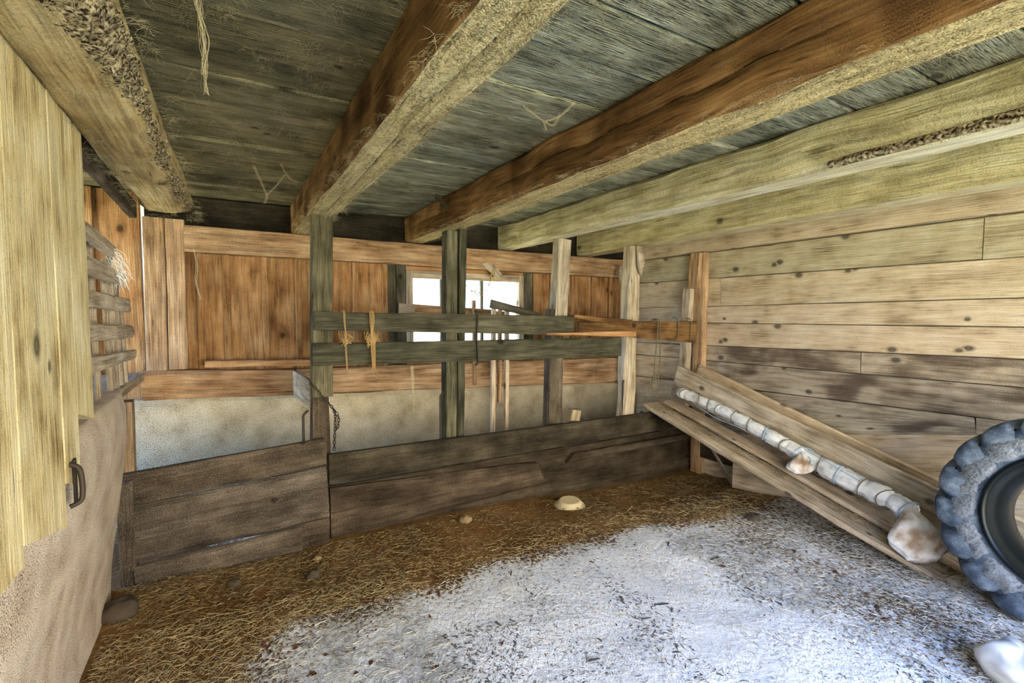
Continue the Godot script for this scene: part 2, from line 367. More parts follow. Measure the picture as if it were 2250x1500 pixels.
# tube along points
func tube(st: SurfaceTool, pts: Array, r0: float, r1 := -1.0, sides := 6, closed := false) -> void:
	if r1 < 0: r1 = r0
	var n := pts.size()
	var rings := []
	var ref := Vector3(0.31, 0.87, 0.37).normalized()
	var last := Vector3.ZERO
	for i in n:
		var t: Vector3
		if closed: t = (pts[(i + 1) % n] - pts[(i + n - 1) % n]).normalized()
		else: t = (pts[mini(i + 1, n - 1)] - pts[maxi(i - 1, 0)]).normalized()
		var u := (ref - t * ref.dot(t)) if last == Vector3.ZERO else (last - t * last.dot(t))
		if u.length() < 0.05: u = t.cross(Vector3.RIGHT)
		u = u.normalized(); last = u
		var v := t.cross(u)
		var r := lerpf(r0, r1, float(i) / maxi(n - 1, 1))
		var rg := []
		for k in sides: rg.append(pts[i] + (u * cos(TAU * k / sides) + v * sin(TAU * k / sides)) * r)
		rings.append(rg)
	var segs := n if closed else n - 1
	for i in segs:
		var A: Array = rings[i]; var B: Array = rings[(i + 1) % n]
		for k in sides:
			var k2 := (k + 1) % sides
			var mid: Vector3 = (A[k] + B[k2] + A[k2] + B[k]) * 0.25 - (pts[i] + pts[(i + 1) % n]) * 0.5
			quad(st, A[k], B[k], B[k2], A[k2], Vector2(i * 0.1, float(k) / sides), Vector2(i * 0.1 + 0.1, float(k) / sides), Vector2(i * 0.1 + 0.1, float(k + 1) / sides), Vector2(i * 0.1, float(k + 1) / sides), mid)
	if not closed and sides > 3:
		for e in 2:
			var j := 0 if e == 0 else n - 1
			var dir: Vector3 = (pts[0] - pts[1]) if e == 0 else (pts[n - 1] - pts[n - 2])
			for k in range(1, sides - 1): tri(st, rings[j][0], rings[j][k], rings[j][k + 1], Vector2.ZERO, Vector2.ZERO, Vector2.ZERO, dir)

func done(st: SurfaceTool, material: Material, tangents := false) -> ArrayMesh:
	st.generate_normals()
	if tangents: st.generate_tangents()
	st.set_material(material)
	return st.commit()

func smooth_path(pts: Array, per := 6) -> Array:
	var out := []
	for i in pts.size() - 1:
		var p0: Vector3 = pts[maxi(i - 1, 0)]; var p1: Vector3 = pts[i]; var p2: Vector3 = pts[i + 1]; var p3: Vector3 = pts[mini(i + 2, pts.size() - 1)]
		for k in per: out.append(p1.cubic_interpolate(p2, p0, p3, float(k) / per))
	out.append(pts[-1])
	return out

# put a mesh that was made in world coordinates, with its origin moved to its own foot
func put_world(called: String, mesh: ArrayMesh, parent: Node = self) -> MeshInstance3D:
	var bb := mesh.get_aabb()
	var foot := bb.position + Vector3(bb.size.x * 0.5, 0, bb.size.z * 0.5)
	var am := ArrayMesh.new()
	for i in mesh.get_surface_count():
		var a := mesh.surface_get_arrays(i)
		var v: PackedVector3Array = a[Mesh.ARRAY_VERTEX]
		for k in v.size(): v[k] -= foot
		a[Mesh.ARRAY_VERTEX] = v
		am.add_surface_from_arrays(Mesh.PRIMITIVE_TRIANGLES, a)
		am.surface_set_material(i, mesh.surface_get_material(i))
	return put(called, am, parent, Transform3D(Basis(), foot))

func lathe(st: SurfaceTool, prof: Array, n: int, axis := 1) -> void:
	for k in n:
		var a0 := TAU * k / n; var a1 := TAU * (k + 1) / n
		for i in prof.size() - 1:
			var p: Vector2 = prof[i]; var q: Vector2 = prof[i + 1]
			var A := Vector3(p.x * cos(a0), p.y, p.x * sin(a0)); var B := Vector3(q.x * cos(a0), q.y, q.x * sin(a0))
			var C := Vector3(q.x * cos(a1), q.y, q.x * sin(a1)); var D := Vector3(p.x * cos(a1), p.y, p.x * sin(a1))
			var nr2 := Vector2(q.y - p.y, -(q.x - p.x))   # profile runs so that this points outwards
			var am := (a0 + a1) * 0.5
			quad(st, A, B, C, D, Vector2(k, i) * 0.05, Vector2(k, i + 1) * 0.05, Vector2(k + 1, i + 1) * 0.05, Vector2(k + 1, i) * 0.05, Vector3(nr2.x * cos(am), nr2.y, nr2.x * sin(am)))

# ------------------------------------------------------------------ the floor's lie
func floor_y(x: float, z: float) -> float:
	var y := 0.012 * fl.get_noise_2d(x * 60.0, z * 60.0) + 0.005 * fl.get_noise_2d(x * 300.0, z * 300.0 + 50.0)
	y -= 0.10 * smoothstep(1.2, 3.4, x) * smoothstep(-1.9, -2.9, z)
	y += 0.02 * smoothstep(0.3, -0.4, x) * smoothstep(-2.0, -2.9, z)
	return y

func lime(x: float, z: float) -> float:   # white powder plus door daylight, both painted into the floor colour
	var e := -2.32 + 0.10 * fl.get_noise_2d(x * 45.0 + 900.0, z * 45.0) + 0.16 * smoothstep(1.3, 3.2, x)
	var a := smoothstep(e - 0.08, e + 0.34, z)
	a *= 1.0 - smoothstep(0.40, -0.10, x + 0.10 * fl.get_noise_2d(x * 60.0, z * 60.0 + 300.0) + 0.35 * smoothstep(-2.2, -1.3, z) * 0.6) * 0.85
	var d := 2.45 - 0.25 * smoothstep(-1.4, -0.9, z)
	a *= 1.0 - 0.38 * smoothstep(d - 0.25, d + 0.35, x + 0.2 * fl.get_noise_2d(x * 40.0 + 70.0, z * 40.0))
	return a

# ------------------------------------------------------------------ the setting
func make_floor() -> void:
	# one texture for the visible floor: trodden earth whitened over the middle by powder and painted door daylight
	var W := 2048; var H := 1024
	var x0 := -0.9; var xs := 4.8; var z0 := -3.1; var zs := 3.4
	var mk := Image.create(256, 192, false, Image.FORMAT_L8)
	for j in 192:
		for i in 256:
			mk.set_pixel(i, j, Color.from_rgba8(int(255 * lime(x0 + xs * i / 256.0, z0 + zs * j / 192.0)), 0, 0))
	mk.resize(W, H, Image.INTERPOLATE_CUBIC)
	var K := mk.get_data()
	var C := nb(301, 512, 256, 0.02, W, H, 4)
	var D := nb(302, W, H, 0.09, W, H, 3)
	var E := nb(303, W, H, 0.35, W, H, 2)
	var earth := lut([c8(56, 36, 18), c8(100, 70, 38), c8(130, 98, 60), c8(166, 136, 94)])
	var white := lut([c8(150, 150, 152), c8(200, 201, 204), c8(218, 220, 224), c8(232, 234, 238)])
	var buf := PackedByteArray(); buf.resize(W * H * 3)
	var hb := PackedByteArray(); hb.resize(W * H)
	for i in W * H:
		var d := D[i]; var e := E[i]; var c := C[i]
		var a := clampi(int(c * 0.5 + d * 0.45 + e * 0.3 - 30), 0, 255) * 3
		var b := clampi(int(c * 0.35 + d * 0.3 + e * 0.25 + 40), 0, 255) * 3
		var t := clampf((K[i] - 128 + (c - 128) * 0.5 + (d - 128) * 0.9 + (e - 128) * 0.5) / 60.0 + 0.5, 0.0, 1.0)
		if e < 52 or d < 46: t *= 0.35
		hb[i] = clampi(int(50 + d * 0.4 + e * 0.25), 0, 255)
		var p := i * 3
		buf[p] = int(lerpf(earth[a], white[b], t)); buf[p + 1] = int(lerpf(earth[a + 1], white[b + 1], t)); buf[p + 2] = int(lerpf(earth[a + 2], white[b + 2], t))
	rng.seed = 77
	var r := fibres(buf, hb, W, H, 2600, 5, 20, 0.0, 3.1, c8(188, 170, 124), c8(140, 118, 76), 0.5, 16)
	r = fibres(r[0], r[1], W, H, 3800, 2, 9, 0.0, 3.1, c8(66, 60, 54), c8(110, 100, 86), 0.7, -8)
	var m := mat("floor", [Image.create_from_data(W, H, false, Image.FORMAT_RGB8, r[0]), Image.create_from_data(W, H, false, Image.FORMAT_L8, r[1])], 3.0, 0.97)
	var st := start()
	var nx := 150; var nzz := 130
	for i in nx:
		for j in nzz:
			var p := []
			for q in [[0, 0], [1, 0], [1, 1], [0, 1]]:
				var x := lerpf(-2.4, 3.9, float(i + q[0]) / nx); var z := lerpf(-4.15, 1.1, float(j + q[1]) / nzz)
				p.append(Vector3(x, floor_y(x, z), z))
			var uv := []
			for v in p: uv.append(Vector2((v.x - x0) / xs, (v.z - z0) / zs))
			quad(st, p[0], p[1], p[2], p[3], uv[0], uv[1], uv[2], uv[3], Vector3.UP)
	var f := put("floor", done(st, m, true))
	tag(f, "trodden earth floor strewn with straw and whitened in the middle by powder and painted daylight", "floor", "", "structure")

func make_outside() -> void:
	var st := start(tone(1.0))
	var n := 40
	for i in n:
		for j in n:
			var p := []
			for q in [[0, 0], [1, 0], [1, 1], [0, 1]]:
				var x := lerpf(-60, 60, float(i + q[0]) / n); var z := lerpf(-60, 60, float(j + q[1]) / n)
				p.append(Vector3(x, -0.24 + 0.06 * nz.get_noise_2d(x * 9.0, z * 9.0), z))
			quad(st, p[0], p[1], p[2], p[3], Vector2.ZERO, Vector2.ZERO, Vector2.ZERO, Vector2.ZERO, Vector3.UP)
	tag(put("ground", done(st, M.grass)), "sunlit yellow green pasture around the barn", "ground", "", "structure")
	# unseen cream wall added across the yard to bounce warm sunlight into the stall
	var yard := base("bounce_wall", Vector3(2, 0, 8.3)); tag(yard, "unseen cream boarded wall added across the yard to bounce warm light indoors", "", "", "structure")
	for i in 24:
		beam("board", Vector3(-12, -0.1 + i * 0.24, 8.3), Vector3(16, -0.1 + i * 0.24, 8.3), 0.235, 0.05, M.bounce_cream, {"step": 4.0}, yard)

func make_shell() -> void:
	# ceiling: planks across the joists with an unseen slab added above to block sky
	var ceil_node := base("ceiling", Vector3(0.7, 2.13, -1.5)); tag(ceil_node, "", "", "", "structure")
	rng.seed = 5
	var left := [1.1, 0.7, 0.3, -0.1, -0.5, -0.74, -0.98, -1.22, -1.48, -1.72, -1.91, -2.13, -2.40, -2.62, -2.80, -2.99, -3.28, -3.52, -3.75, -4.1]
	for i in left.size() - 1:
		var k := rng.randf_range(0.55, 1.0)
		box_wall("plank", Vector3(-1.5, 2.13 + rng.randf_range(0, 0.018), left[i + 1] + 0.006), Vector3(0.5, 2.160, left[i] - 0.006), M.old_dark_wood, ceil_node, {"c": tone(k, rng.randf_range(-0.07, 0.08)), "wob": 0.003, "m": 2})
	var right := [1.1, 0.7, 0.3, 0.02, -0.23, -0.48, -0.73, -0.98, -1.22, -1.475, -1.725, -1.97, -2.15, -2.40, -2.62, -2.85, -3.08, -3.30, -3.55, -3.80, -4.1]
	for i in right.size() - 1:
		var g := 0.012 if i in [9, 10, 7] else 0.008
		var k := rng.randf_range(0.82, 1.0)
		box_wall("plank", Vector3(0.503, 2.13 + rng.randf_range(0, 0.014), right[i + 1] + g), Vector3(3.85, 2.158, right[i] - g * 0.4), M.ceiling_wood, ceil_node, {"c": tone(k, rng.randf_range(-0.03, 0.05)), "wob": 0.003, "m": 2})
	box_wall("sky_block_slab", Vector3(-2.5, 2.166, -5.1), Vector3(4.1, 2.24, 1.25), M.outside_wood, ceil_node, {"step": 1.0})  # added slab; its back overhang keeps the sun off the window
	# right wall: horizontal planks on studs
	var rw := base("wall_right", Vector3(3.74, 0, -1.4)); tag(rw, "", "", "", "structure")
	var seams := [[1.90, 1.90], [1.668, 1.66], [1.42, 1.438], [1.27, 1.28], [1.068, 1.105], [0.932, 0.95], [0.715, 0.757], [0.245, 0.69], [-0.02, 0.53], [-0.2, -0.2]]
	var mats := [M.pale_plank, M.pale_plank, M.pale_plank, M.pale_plank, M.stained_plank, M.stained_plank, M.stained_plank, M.pale_plank, M.pale_plank]
	var joints := [[-1.03], [-2.72], [], [], [-1.62], [], [-1.02], [], []]
	var tints := [Color(0.74, 0.77, 0.68), Color(0.90, 0.88, 0.80), Color(0.92, 0.89, 0.85), Color(0.9, 0.87, 0.84), Color(1.0, 0.96, 0.9), Color(0.80, 0.78, 0.76), Color(0.86, 0.86, 0.86), Color(1, 0.97, 0.97), Color(0.98, 0.97, 0.98)]
	for i in seams.size() - 1:
		var cuts: Array = [-4.0] + ([-2.95] if i in [4, 5, 6] else []) + joints[i] + [1.1]
		for q in cuts.size() - 1:
			var za: float = cuts[q] + 0.002; var zb: float = cuts[q + 1] - 0.002
			var t0: float = lerpf(seams[i][0], seams[i][1], (za + 2.9) / 2.05); var b0: float = lerpf(seams[i + 1][0], seams[i + 1][1], (za + 2.9) / 2.05)
			var t1: float = lerpf(seams[i][0], seams[i][1], (zb + 2.9) / 2.05); var b1: float = lerpf(seams[i + 1][0], seams[i + 1][1], (zb + 2.9) / 2.05)
			b0 = minf(b0, t0 - 0.03); b1 = minf(b1, t1 - 0.03)
			beam("plank", Vector3(3.735 + rng.randf_range(-0.003, 0.003), (t0 + b0) / 2, za), Vector3(3.735 + rng.randf_range(-0.003, 0.003), (t1 + b1) / 2, zb), t0 - b0 - 0.005, 0.03, M.pale_plank if zb < -2.9 else mats[i], {"h2": t1 - b1 - 0.005, "c": Color(1.0, 0.92, 0.8) if zb < -2.9 else tints[i], "ch": 0.003, "wob": 0.002, "m": 2}, rw)
	box_wall("outer_boarding", Vector3(3.765, -0.25, -4.1), Vector3(3.83, 2.16, 1.1), M.outside_wood, rw, {"step": 1.0})
	beam("stud", Vector3(3.685, -0.1, -2.90), Vector3(3.685, 1.9, -2.90), 0.10, 0.07, M.hewn_orange, {"up": Vector3(0, 0, 1)}, rw)
	beam("stud_block", Vector3(3.625, 1.58, -2.93), Vector3(3.63, 1.895, -2.915), 0.11, 0.05, M.hewn_orange, {"up": Vector3(0, 0, 1), "c": tone(1.0, 0.02)}, rw)
	beam("stud_block", Vector3(3.62, 0.3, -3.03), Vector3(3.62, 1.58, -2.985), 0.085, 0.06, M.dusty_plank, {"up": Vector3(0, 0, 1)}, rw)
	# back wall: concrete footing, sill, upright boards with battens
	var bw := base("wall_back", Vector3(0.7, 0, -3.9)); tag(bw, "", "", "", "structure")
	beam("footing", Vector3(-2.4, 0.365, -3.93), Vector3(3.76, 0.235, -3.93), 1.03, 0.30, M.concrete_back, {"h2": 0.77, "m": 10, "wob": 0.010, "ch": 0.02, "step": 0.09}, bw)
	var bx := [[-1.45, -1.22], [-1.22, -0.95], [-0.95, -0.70], [-0.70, -0.468], [-0.44, -0.155], [-0.15, 0.0], [0.005, 0.235], [0.24, 0.455], [0.46, 0.66], [0.665, 0.865], [0.87, 1.09], [1.095, 1.195], [1.2, 1.28], [2.42, 2.53], [2.535, 2.745], [2.75, 3.0], [3.005, 3.26], [3.265, 3.5], [3.505, 3.74]]
	for i in bx.size():
		var b = bx[i]
		var dark: bool = i in [11, 12, 13]
		box_wall("board", Vector3(b[0], 0.66, -3.93 - 0.004 * (i % 2)), Vector3(b[1], 2.128, -3.905 - 0.004 * (i % 2)), M.grey_rail if dark else M.orange_board, bw, {"c": tone(rng.randf_range(0.66, 1.0), 0.02), "wob": 0.003})
	for x in [-1.0, -0.72, -0.155, 0.0, 0.237, 0.457, 0.662, 0.867, 1.10, 2.74, 3.0, 3.262, 3.50]:
		box_wall("batten", Vector3(x - 0.022, 0.93, -3.906), Vector3(x + 0.022, 2.128, -3.882), M.orange_board, bw, {"c": tone(rng.randf_range(0.72, 0.95), 0.03), "wob": 0.002})
	box_wall("board_below_window", Vector3(1.28, 0.7, -3.93), Vector3(2.42, 1.045, -3.905), M.orange_board, bw, {})
	box_wall("board_above_window", Vector3(1.28, 1.71, -3.93), Vector3(2.42, 2.128, -3.905), M.orange_board, bw, {})
	box_wall("outer_boarding", Vector3(-2.4, -0.2, -4.06), Vector3(-0.475, 2.16, -3.99), M.outside_wood, bw, {"step": 1.0})
	box_wall("outer_boarding", Vector3(-0.43, 0.8, -4.06), Vector3(1.27, 2.16, -3.99), M.outside_wood, bw, {"step": 1.0})
	box_wall("outer_boarding", Vector3(2.43, 0.7, -4.06), Vector3(3.8, 2.16, -3.99), M.outside_wood, bw, {"step": 1.0})
	box_wall("outer_boarding", Vector3(1.27, 1.72, -4.06), Vector3(2.43, 2.16, -3.99), M.outside_wood, bw, {"step": 1.0})
	box_wall("outer_boarding", Vector3(1.27, 0.6, -4.06), Vector3(2.43, 1.03, -3.99), M.outside_wood, bw, {"step": 1.0})
	# window
	var w := base("window_1", Vector3(1.85, 1.04, -3.92)); tag(w, "", "", "", "structure")
	var fm = M.dusty_plank
	box_wall("frame", Vector3(1.28, 1.04, -3.96), Vector3(1.335, 1.71, -3.885), fm, w, {}); box_wall("frame", Vector3(2.365, 1.04, -3.96), Vector3(2.42, 1.71, -3.885), fm, w, {})
	box_wall("frame", Vector3(1.335, 1.65, -3.96), Vector3(2.365, 1.71, -3.885), fm, w, {}); box_wall("frame", Vector3(1.335, 1.04, -3.96), Vector3(2.365, 1.095, -3.885), fm, w, {})
	for x in [1.60, 1.99]: box_wall("muntin", Vector3(x - 0.012, 1.095, -3.945), Vector3(x + 0.012, 1.65, -3.91), M.grey_rail, w, {"ch": 0.002})
	for p in [[1.335, 1.588], [1.612, 1.978], [2.002, 2.365]]: put("pane", _pane(p[0], p[1]), w, Transform3D(Basis(), Vector3(0, 0, -3.93)))
	# left side: concrete dwarf wall, upright planks over it, the next stall beyond
	var lw := base("wall_left", Vector3(-0.5, 0, -1.2)); tag(lw, "", "", "", "structure")
	var cs := start(); var nn := 56; var nh := 16
	var cp := func(i: int, j: int) -> Vector3:
		var z := lerpf(-2.92, 1.0, float(i) / nn); var v := float(j) / nh
		var topy := 0.985 + 0.012 * nz.get_noise_1d(z * 160.0) - 0.02 * smoothstep(-2.0, -1.6, z)
		var y := lerpf(-0.2, topy, minf(v / 0.8, 1.0))
		var x := -0.505 + 0.085 * smoothstep(0.0, 0.85, y) + 0.010 * nz.get_noise_2d(z * 60.0, y * 60.0)
		if v > 0.8: x -= 0.27 * (v - 0.8) / 0.2; y += 0.008 * nz.get_noise_2d(z * 120.0, v * 300.0)
		if i == 0: x -= 0.015
		return Vector3(x, y, z)
	for i in nn:
		for j in nh:
			quad(cs, cp.call(i, j), cp.call(i + 1, j), cp.call(i + 1, j + 1), cp.call(i, j + 1), Vector2.ZERO, Vector2.ZERO, Vector2.ZERO, Vector2.ZERO, Vector3(1, 0.3, 0))
	for j in nh:
		var a: Vector3 = cp.call(0, j); var b: Vector3 = cp.call(0, j + 1)
		quad(cs, a, b, Vector3(-0.70, b.y, -2.92), Vector3(-0.70, a.y, -2.92), Vector2.ZERO, Vector2.ZERO, Vector2.ZERO, Vector2.ZERO, Vector3(0, 0, -1))
	quad(cs, Vector3(-0.70, -0.2, -2.92), Vector3(-0.70, 1.0, -2.92), Vector3(-0.70, 1.0, 1.0), Vector3(-0.70, -0.2, 1.0), Vector2.ZERO, Vector2.ZERO, Vector2.ZERO, Vector2.ZERO, Vector3(-1, 0, 0))
	put("dwarf_wall", done(cs, M.concrete_near), lw)
	var lp := [[1.0, 0.62], [0.62, 0.30], [0.30, -0.02], [-0.02, -0.33], [-0.33, -0.66], [-0.66, -0.98], [-0.98, -1.44], [-1.445, -1.765], [-1.77, -1.925], [-1.93, -2.13]]
	for i in lp.size():
		var p = lp[i]
		var yb := 0.80 if i < 8 else 0.86
		if i == 9: yb = 1.02
		beam("plank", Vector3(-0.416 - 0.001 * (i % 2), yb, (p[0] + p[1]) / 2 + 0.006), Vector3(-0.416 - 0.001 * (i % 2), 1.95, (p[0] + p[1]) / 2 - 0.004), p[0] - p[1] - 0.0012, 0.032, M.left_plank, {"up": Vector3(0, 0, 1), "c": tone(rng.randf_range(0.88, 1.0)), "wob": 0.0012, "m": 3, "ch": 0.0015, "ea": 0.12 if i > 6 else 0.0}, lw)
	box_wall("outer_boarding", Vector3(-0.50, 0.95, -2.1), Vector3(-0.445, 2.16, 1.0), M.outside_wood, lw, {"step": 1.0})
	# the next stall, seen through the rack: its far wall has a doorway at the end of the feed alley
	var nw := base("wall_far_left", Vector3(-1.4, 0, -2.0)); tag(nw, "", "", "", "structure")
	box_wall("boarding", Vector3(-1.45, -0.2, -2.95), Vector3(-1.36, 2.16, 1.0), M.orange_board, nw, {"step": 0.5})
	box_wall("door_head", Vector3(-1.45, 2.02, -4.0), Vector3(-1.36, 2.16, -2.95), M.orange_board, nw, {"step": 0.5})
	# front: open to the yard under a lintel
	var fw := base("wall_front", Vector3(1.6, 0, 1.05)); tag(fw, "", "", "", "structure")
	box_wall("lintel", Vector3(-2.4, 1.93, 1.0), Vector3(3.83, 2.16, 1.12), M.hewn_orange, fw, {"step": 0.5})
	box_wall("boarding", Vector3(-2.4, -0.2, 1.0), Vector3(-0.42, 1.93, 1.08), M.orange_board, fw, {"step": 0.5})
	# trims
	tag(box_wall("trim_1", Vector3(3.655, 1.905, -3.95), Vector3(3.72, 2.09, 1.0), M.pale_plank, self, {"c": Color(0.93, 0.90, 0.82), "m": 2, "wob": 0.004}), "pale plate board along the top of the right wall", "trim", "", "structure")
	tag(beam("trim_2", Vector3(-0.14, 1.018, -3.80), Vector3(0.56, 0.995, -3.80), 0.045, 0.05, M.orange_board, {}), "thin ledge strip on the sill beam left of the chained post", "trim", "", "structure")

func _pane(x0: float, x1: float) -> Mesh:
	var b := BoxMesh.new(); b.size = Vector3(x1 - x0, 0.555, 0.003); b.material = M.glass
	var am := ArrayMesh.new(); var a := b.get_mesh_arrays()
	var v: PackedVector3Array = a[Mesh.ARRAY_VERTEX]
	for k in v.size(): v[k] += Vector3((x0 + x1) / 2, 1.3725, 0)
	a[Mesh.ARRAY_VERTEX] = v
	am.add_surface_from_arrays(Mesh.PRIMITIVE_TRIANGLES, a); am.surface_set_material(0, M.glass)
	return am

# ------------------------------------------------------------------ big timbers
func make_timbers() -> void:
	rng.seed = 900
	var Y := 2.03
	tag(beam("ceiling_beam", Vector3(0.497, Y, 1.0), Vector3(0.495, Y, -3.84), 0.20, 0.165, M.brown_beam, {"under": M.webbed_beam, "m": 6, "wob": 0.004, "ch": 0.008, "wane": 0.7, "step": 0.05, "groove": {"f": 2, "t": 0.5, "w": 0.016, "d": 0.04, "a": 0.22, "b": 0.86}}), "hewn ceiling beam with a cracked pale webbed underside, resting over the chained post", "beam", "")
	tag(beam("ceiling_beam", Vector3(1.335, Y, 1.0), Vector3(1.335, Y, -3.84), 0.20, 0.165, M.brown_beam, {"under": M.webbed_beam, "m": 6, "wob": 0.004, "ch": 0.014, "wane": 0.9, "step": 0.05, "c": Color(1, 0.93, 0.82), "groove": {"f": 3, "t": 0.5, "w": 0.009, "d": 0.035, "a": 0.05, "b": 0.95}}), "orange brown hewn ceiling beam over the doubled post in front of the window", "beam", "")
	var wb := base("ceiling_beam", Vector3(2.18, 1.93, -1.4))
	beam("timber", Vector3(2.165, Y, 1.0), Vector3(2.195, Y, -3.84), 0.20, 0.165, M.sawn_beam, {"under": M.pale_underside, "m": 6, "wob": 0.003, "ch": 0.015, "wane": 0.8, "step": 0.06, "groove": {"f": 3, "t": 0.4, "w": 0.008, "d": 0.03, "a": 0.3, "b": 0.97}}, wb)
	tag(beam("bark_strip", Vector3(2.085, 1.952, 0.2), Vector3(2.088, 1.948, -1.05), 0.045, 0.02, M.bark, {"wob": 0.012, "m": 3, "step": 0.03, "h2": 0.015, "ch": 0.006}, wb), "dark bark left along the lower edge")
	tag(wb, "greenish ceiling beam with a waney bark edge, third of the four squared beams from the left", "beam")
	tag(beam("ceiling_beam", Vector3(3.01, Y, 1.0), Vector3(3.10, Y, -3.84), 0.20, 0.19, M.sawn_beam, {"under": M.pale_underside, "m": 4, "wob": 0.003, "ch": 0.012, "wane": 0.7, "step": 0.06, "c": Color(1, 0.97, 0.9)}), "greenish squared ceiling beam nearest the plank wall on the right", "beam", "")
	# the half round log on the left: hewn below, bark along the corner
	var lt := base("log_beam", Vector3(-0.27, 1.93, -1.3))
	tag(lt, "thick rounded log beam with bark strips along its edge above the left planks", "beam")
	var st := start(tone(1.0)); var sb := start(tone(1.0))
	var n := 420; var m := 76
	var cx := -0.305; var cy := 2.04
	var grid := []; var isb := []
	for i in n + 1:
		var s := float(i) / n; var z := lerpf(0.6, -3.62, s)
		var mid := 20.0 + 5.0 * smoothstep(-1.8, -1.0, z) + 6.0 * nz.get_noise_1d(z * 26.0)
		var half := 4.0 + 8.0 * smoothstep(-1.9, -1.1, z) + 5.0 * nz.get_noise_1d(z * 70.0 + 90.0) + 2.0 * nz.get_noise_1d(z * 500.0)
		var row := PackedVector3Array(); var rb := []
		for k in m + 1:
			var t := lerpf(-0.62, PI + 0.25, float(k) / m)
			var bk := absf(k - mid) < half + 2.5 * nz.get_noise_2d(z * 700.0, k * 9.0) or (z < -3.47 + 0.06 * nz.get_noise_1d(k * 9.0) and k > 14)
			var r := 0.122 + 0.007 * nz.get_noise_2d(z * 40.0, t * 40.0) + 0.003 * nz.get_noise_2d(z * 200.0, t * 130.0)
			if bk: r += 0.003 + 0.014 * nz.get_noise_2d(z * 520.0, t * 190.0)
			var x := r * 1.02 * cos(-t); var y := r * sin(-t)
			if y < -0.098: y = -0.098 + (y + 0.098) * 0.3
			if y > 0.085: y = 0.085
			if s > 0.93 and y < -0.04: y = lerpf(y, -0.05 - 0.03 * nz.get_noise_1d(t * 60.0), smoothstep(0.95, 1.0, s) * 0.6)
			row.append(Vector3(cx + 0.012 * sin(z * 1.3 + 0.4) + x, cy + y, z)); rb.append(bk)
		grid.append(row); isb.append(rb)
	for i in n:
		for k in m:
			var q := sb if isb[i][k] else st
			var a: Vector3 = grid[i][k]; var b: Vector3 = grid[i + 1][k]; var c: Vector3 = grid[i + 1][k + 1]; var d: Vector3 = grid[i][k + 1]
			var z0 := -a.z / 1.6; var z1 := -b.z / 1.6; var v := k * 0.0075
			quad(q, a, b, c, d, Vector2(z0, v), Vector2(z1, v), Vector2(z1, v + 0.0075), Vector2(z0, v + 0.0075), a - Vector3(cx, cy, a.z))
	for k in m:
		tri(sb, Vector3(cx, cy, -3.62), grid[n][k], grid[n][k + 1], Vector2.ZERO, Vector2.ZERO, Vector2.ZERO, Vector3(0, 0, -1))
	put_world("log", done(st, M.log_wood, true), lt); tag(put_world("bark", done(sb, M.bark, true), lt), "dark rough bark left on the log")
	tag(beam("plate_board", Vector3(-0.46, 1.97, -2.16), Vector3(-0.455, 1.95, -3.55), 0.09, 0.035, M.dirty_board, {"wob": 0.004}), "narrow dark board tucked behind the log beam over the rack", "board")
	# back wall timbers
	tag(beam("header_beam", Vector3(-0.23, 1.842, -3.88), Vector3(3.66, 1.825, -3.88), 0.165, 0.16, M.hewn_orange, {"h2": 0.19, "m": 3, "wob": 0.007, "ch": 0.008}), "long hewn header beam across the back wall carrying the joist ends", "beam")
	tag(beam("sill_beam", Vector3(-0.48, 0.897, -3.87), Vector3(0.40, 0.855, -3.87), 0.188, 0.14, M.hewn_orange, {"m": 3, "wob": 0.006, "ch": 0.008, "c": Color(0.82, 0.76, 0.68)}), "brown sill beam on the concrete below the left corner post", "beam")
	tag(beam("sill_beam", Vector3(0.415, 0.86, -3.87), Vector3(3.64, 0.755, -3.87), 0.185, 0.14, M.hewn_orange, {"h2": 0.26, "m": 3, "wob": 0.007, "ch": 0.012}), "long tan sill beam on the concrete under the window", "beam")
	tag(box_wall("trim_3", Vector3(-0.44, 1.93, -3.888), Vector3(3.7, 2.126, -3.868), M.dirty_board, self, {"c": Color(0.34, 0.36, 0.33), "m": 2}), "added board painted dark as the shade between the joist ends above the header beam", "", "", "structure")  # added board; the shade of the void is put into its dark colour
	var cpost := base("corner_post", Vector3(-0.34, 0.98, -3.88))
	tag(cpost, "wide cracked orange corner post under the end of the log", "post")
	beam("half", Vector3(-0.398, 0.99, -3.843), Vector3(-0.39, 1.96, -3.843), 0.084, 0.112, M.hewn_orange, {"up": Vector3(0, 0, 1), "m": 2, "wob": 0.005, "ch": 0.006}, cpost)
	beam("half", Vector3(-0.285, 0.99, -3.843), Vector3(-0.277, 1.96, -3.843), 0.084, 0.104, M.hewn_orange, {"up": Vector3(0, 0, 1), "m": 2, "wob": 0.005, "ch": 0.006}, cpost)
	beam("heart", Vector3(-0.34, 0.99, -3.85), Vector3(-0.335, 1.95, -3.85), 0.06, 0.03, M.dirty_board, {"up": Vector3(0, 0, 1)}, cpost)

# ------------------------------------------------------------------ manger
func hook(parent: Node, x: float, z: float, y0: float, y1: float) -> void:
	var st := start()
	tube(st, smooth_path([Vector3(x + 0.03, y1, z), Vector3(x + 0.004, y1 - 0.02, z + 0.012), Vector3(x, y1 - 0.06, z + 0.012), Vector3(x, y0 + 0.03, z + 0.012), Vector3(x + 0.004, y0 + 0.005, z + 0.012), Vector3(x + 0.03, y0, z)], 4), 0.0075, -1, 6)
	put_world("hook_bar", done(st, M.iron), parent)

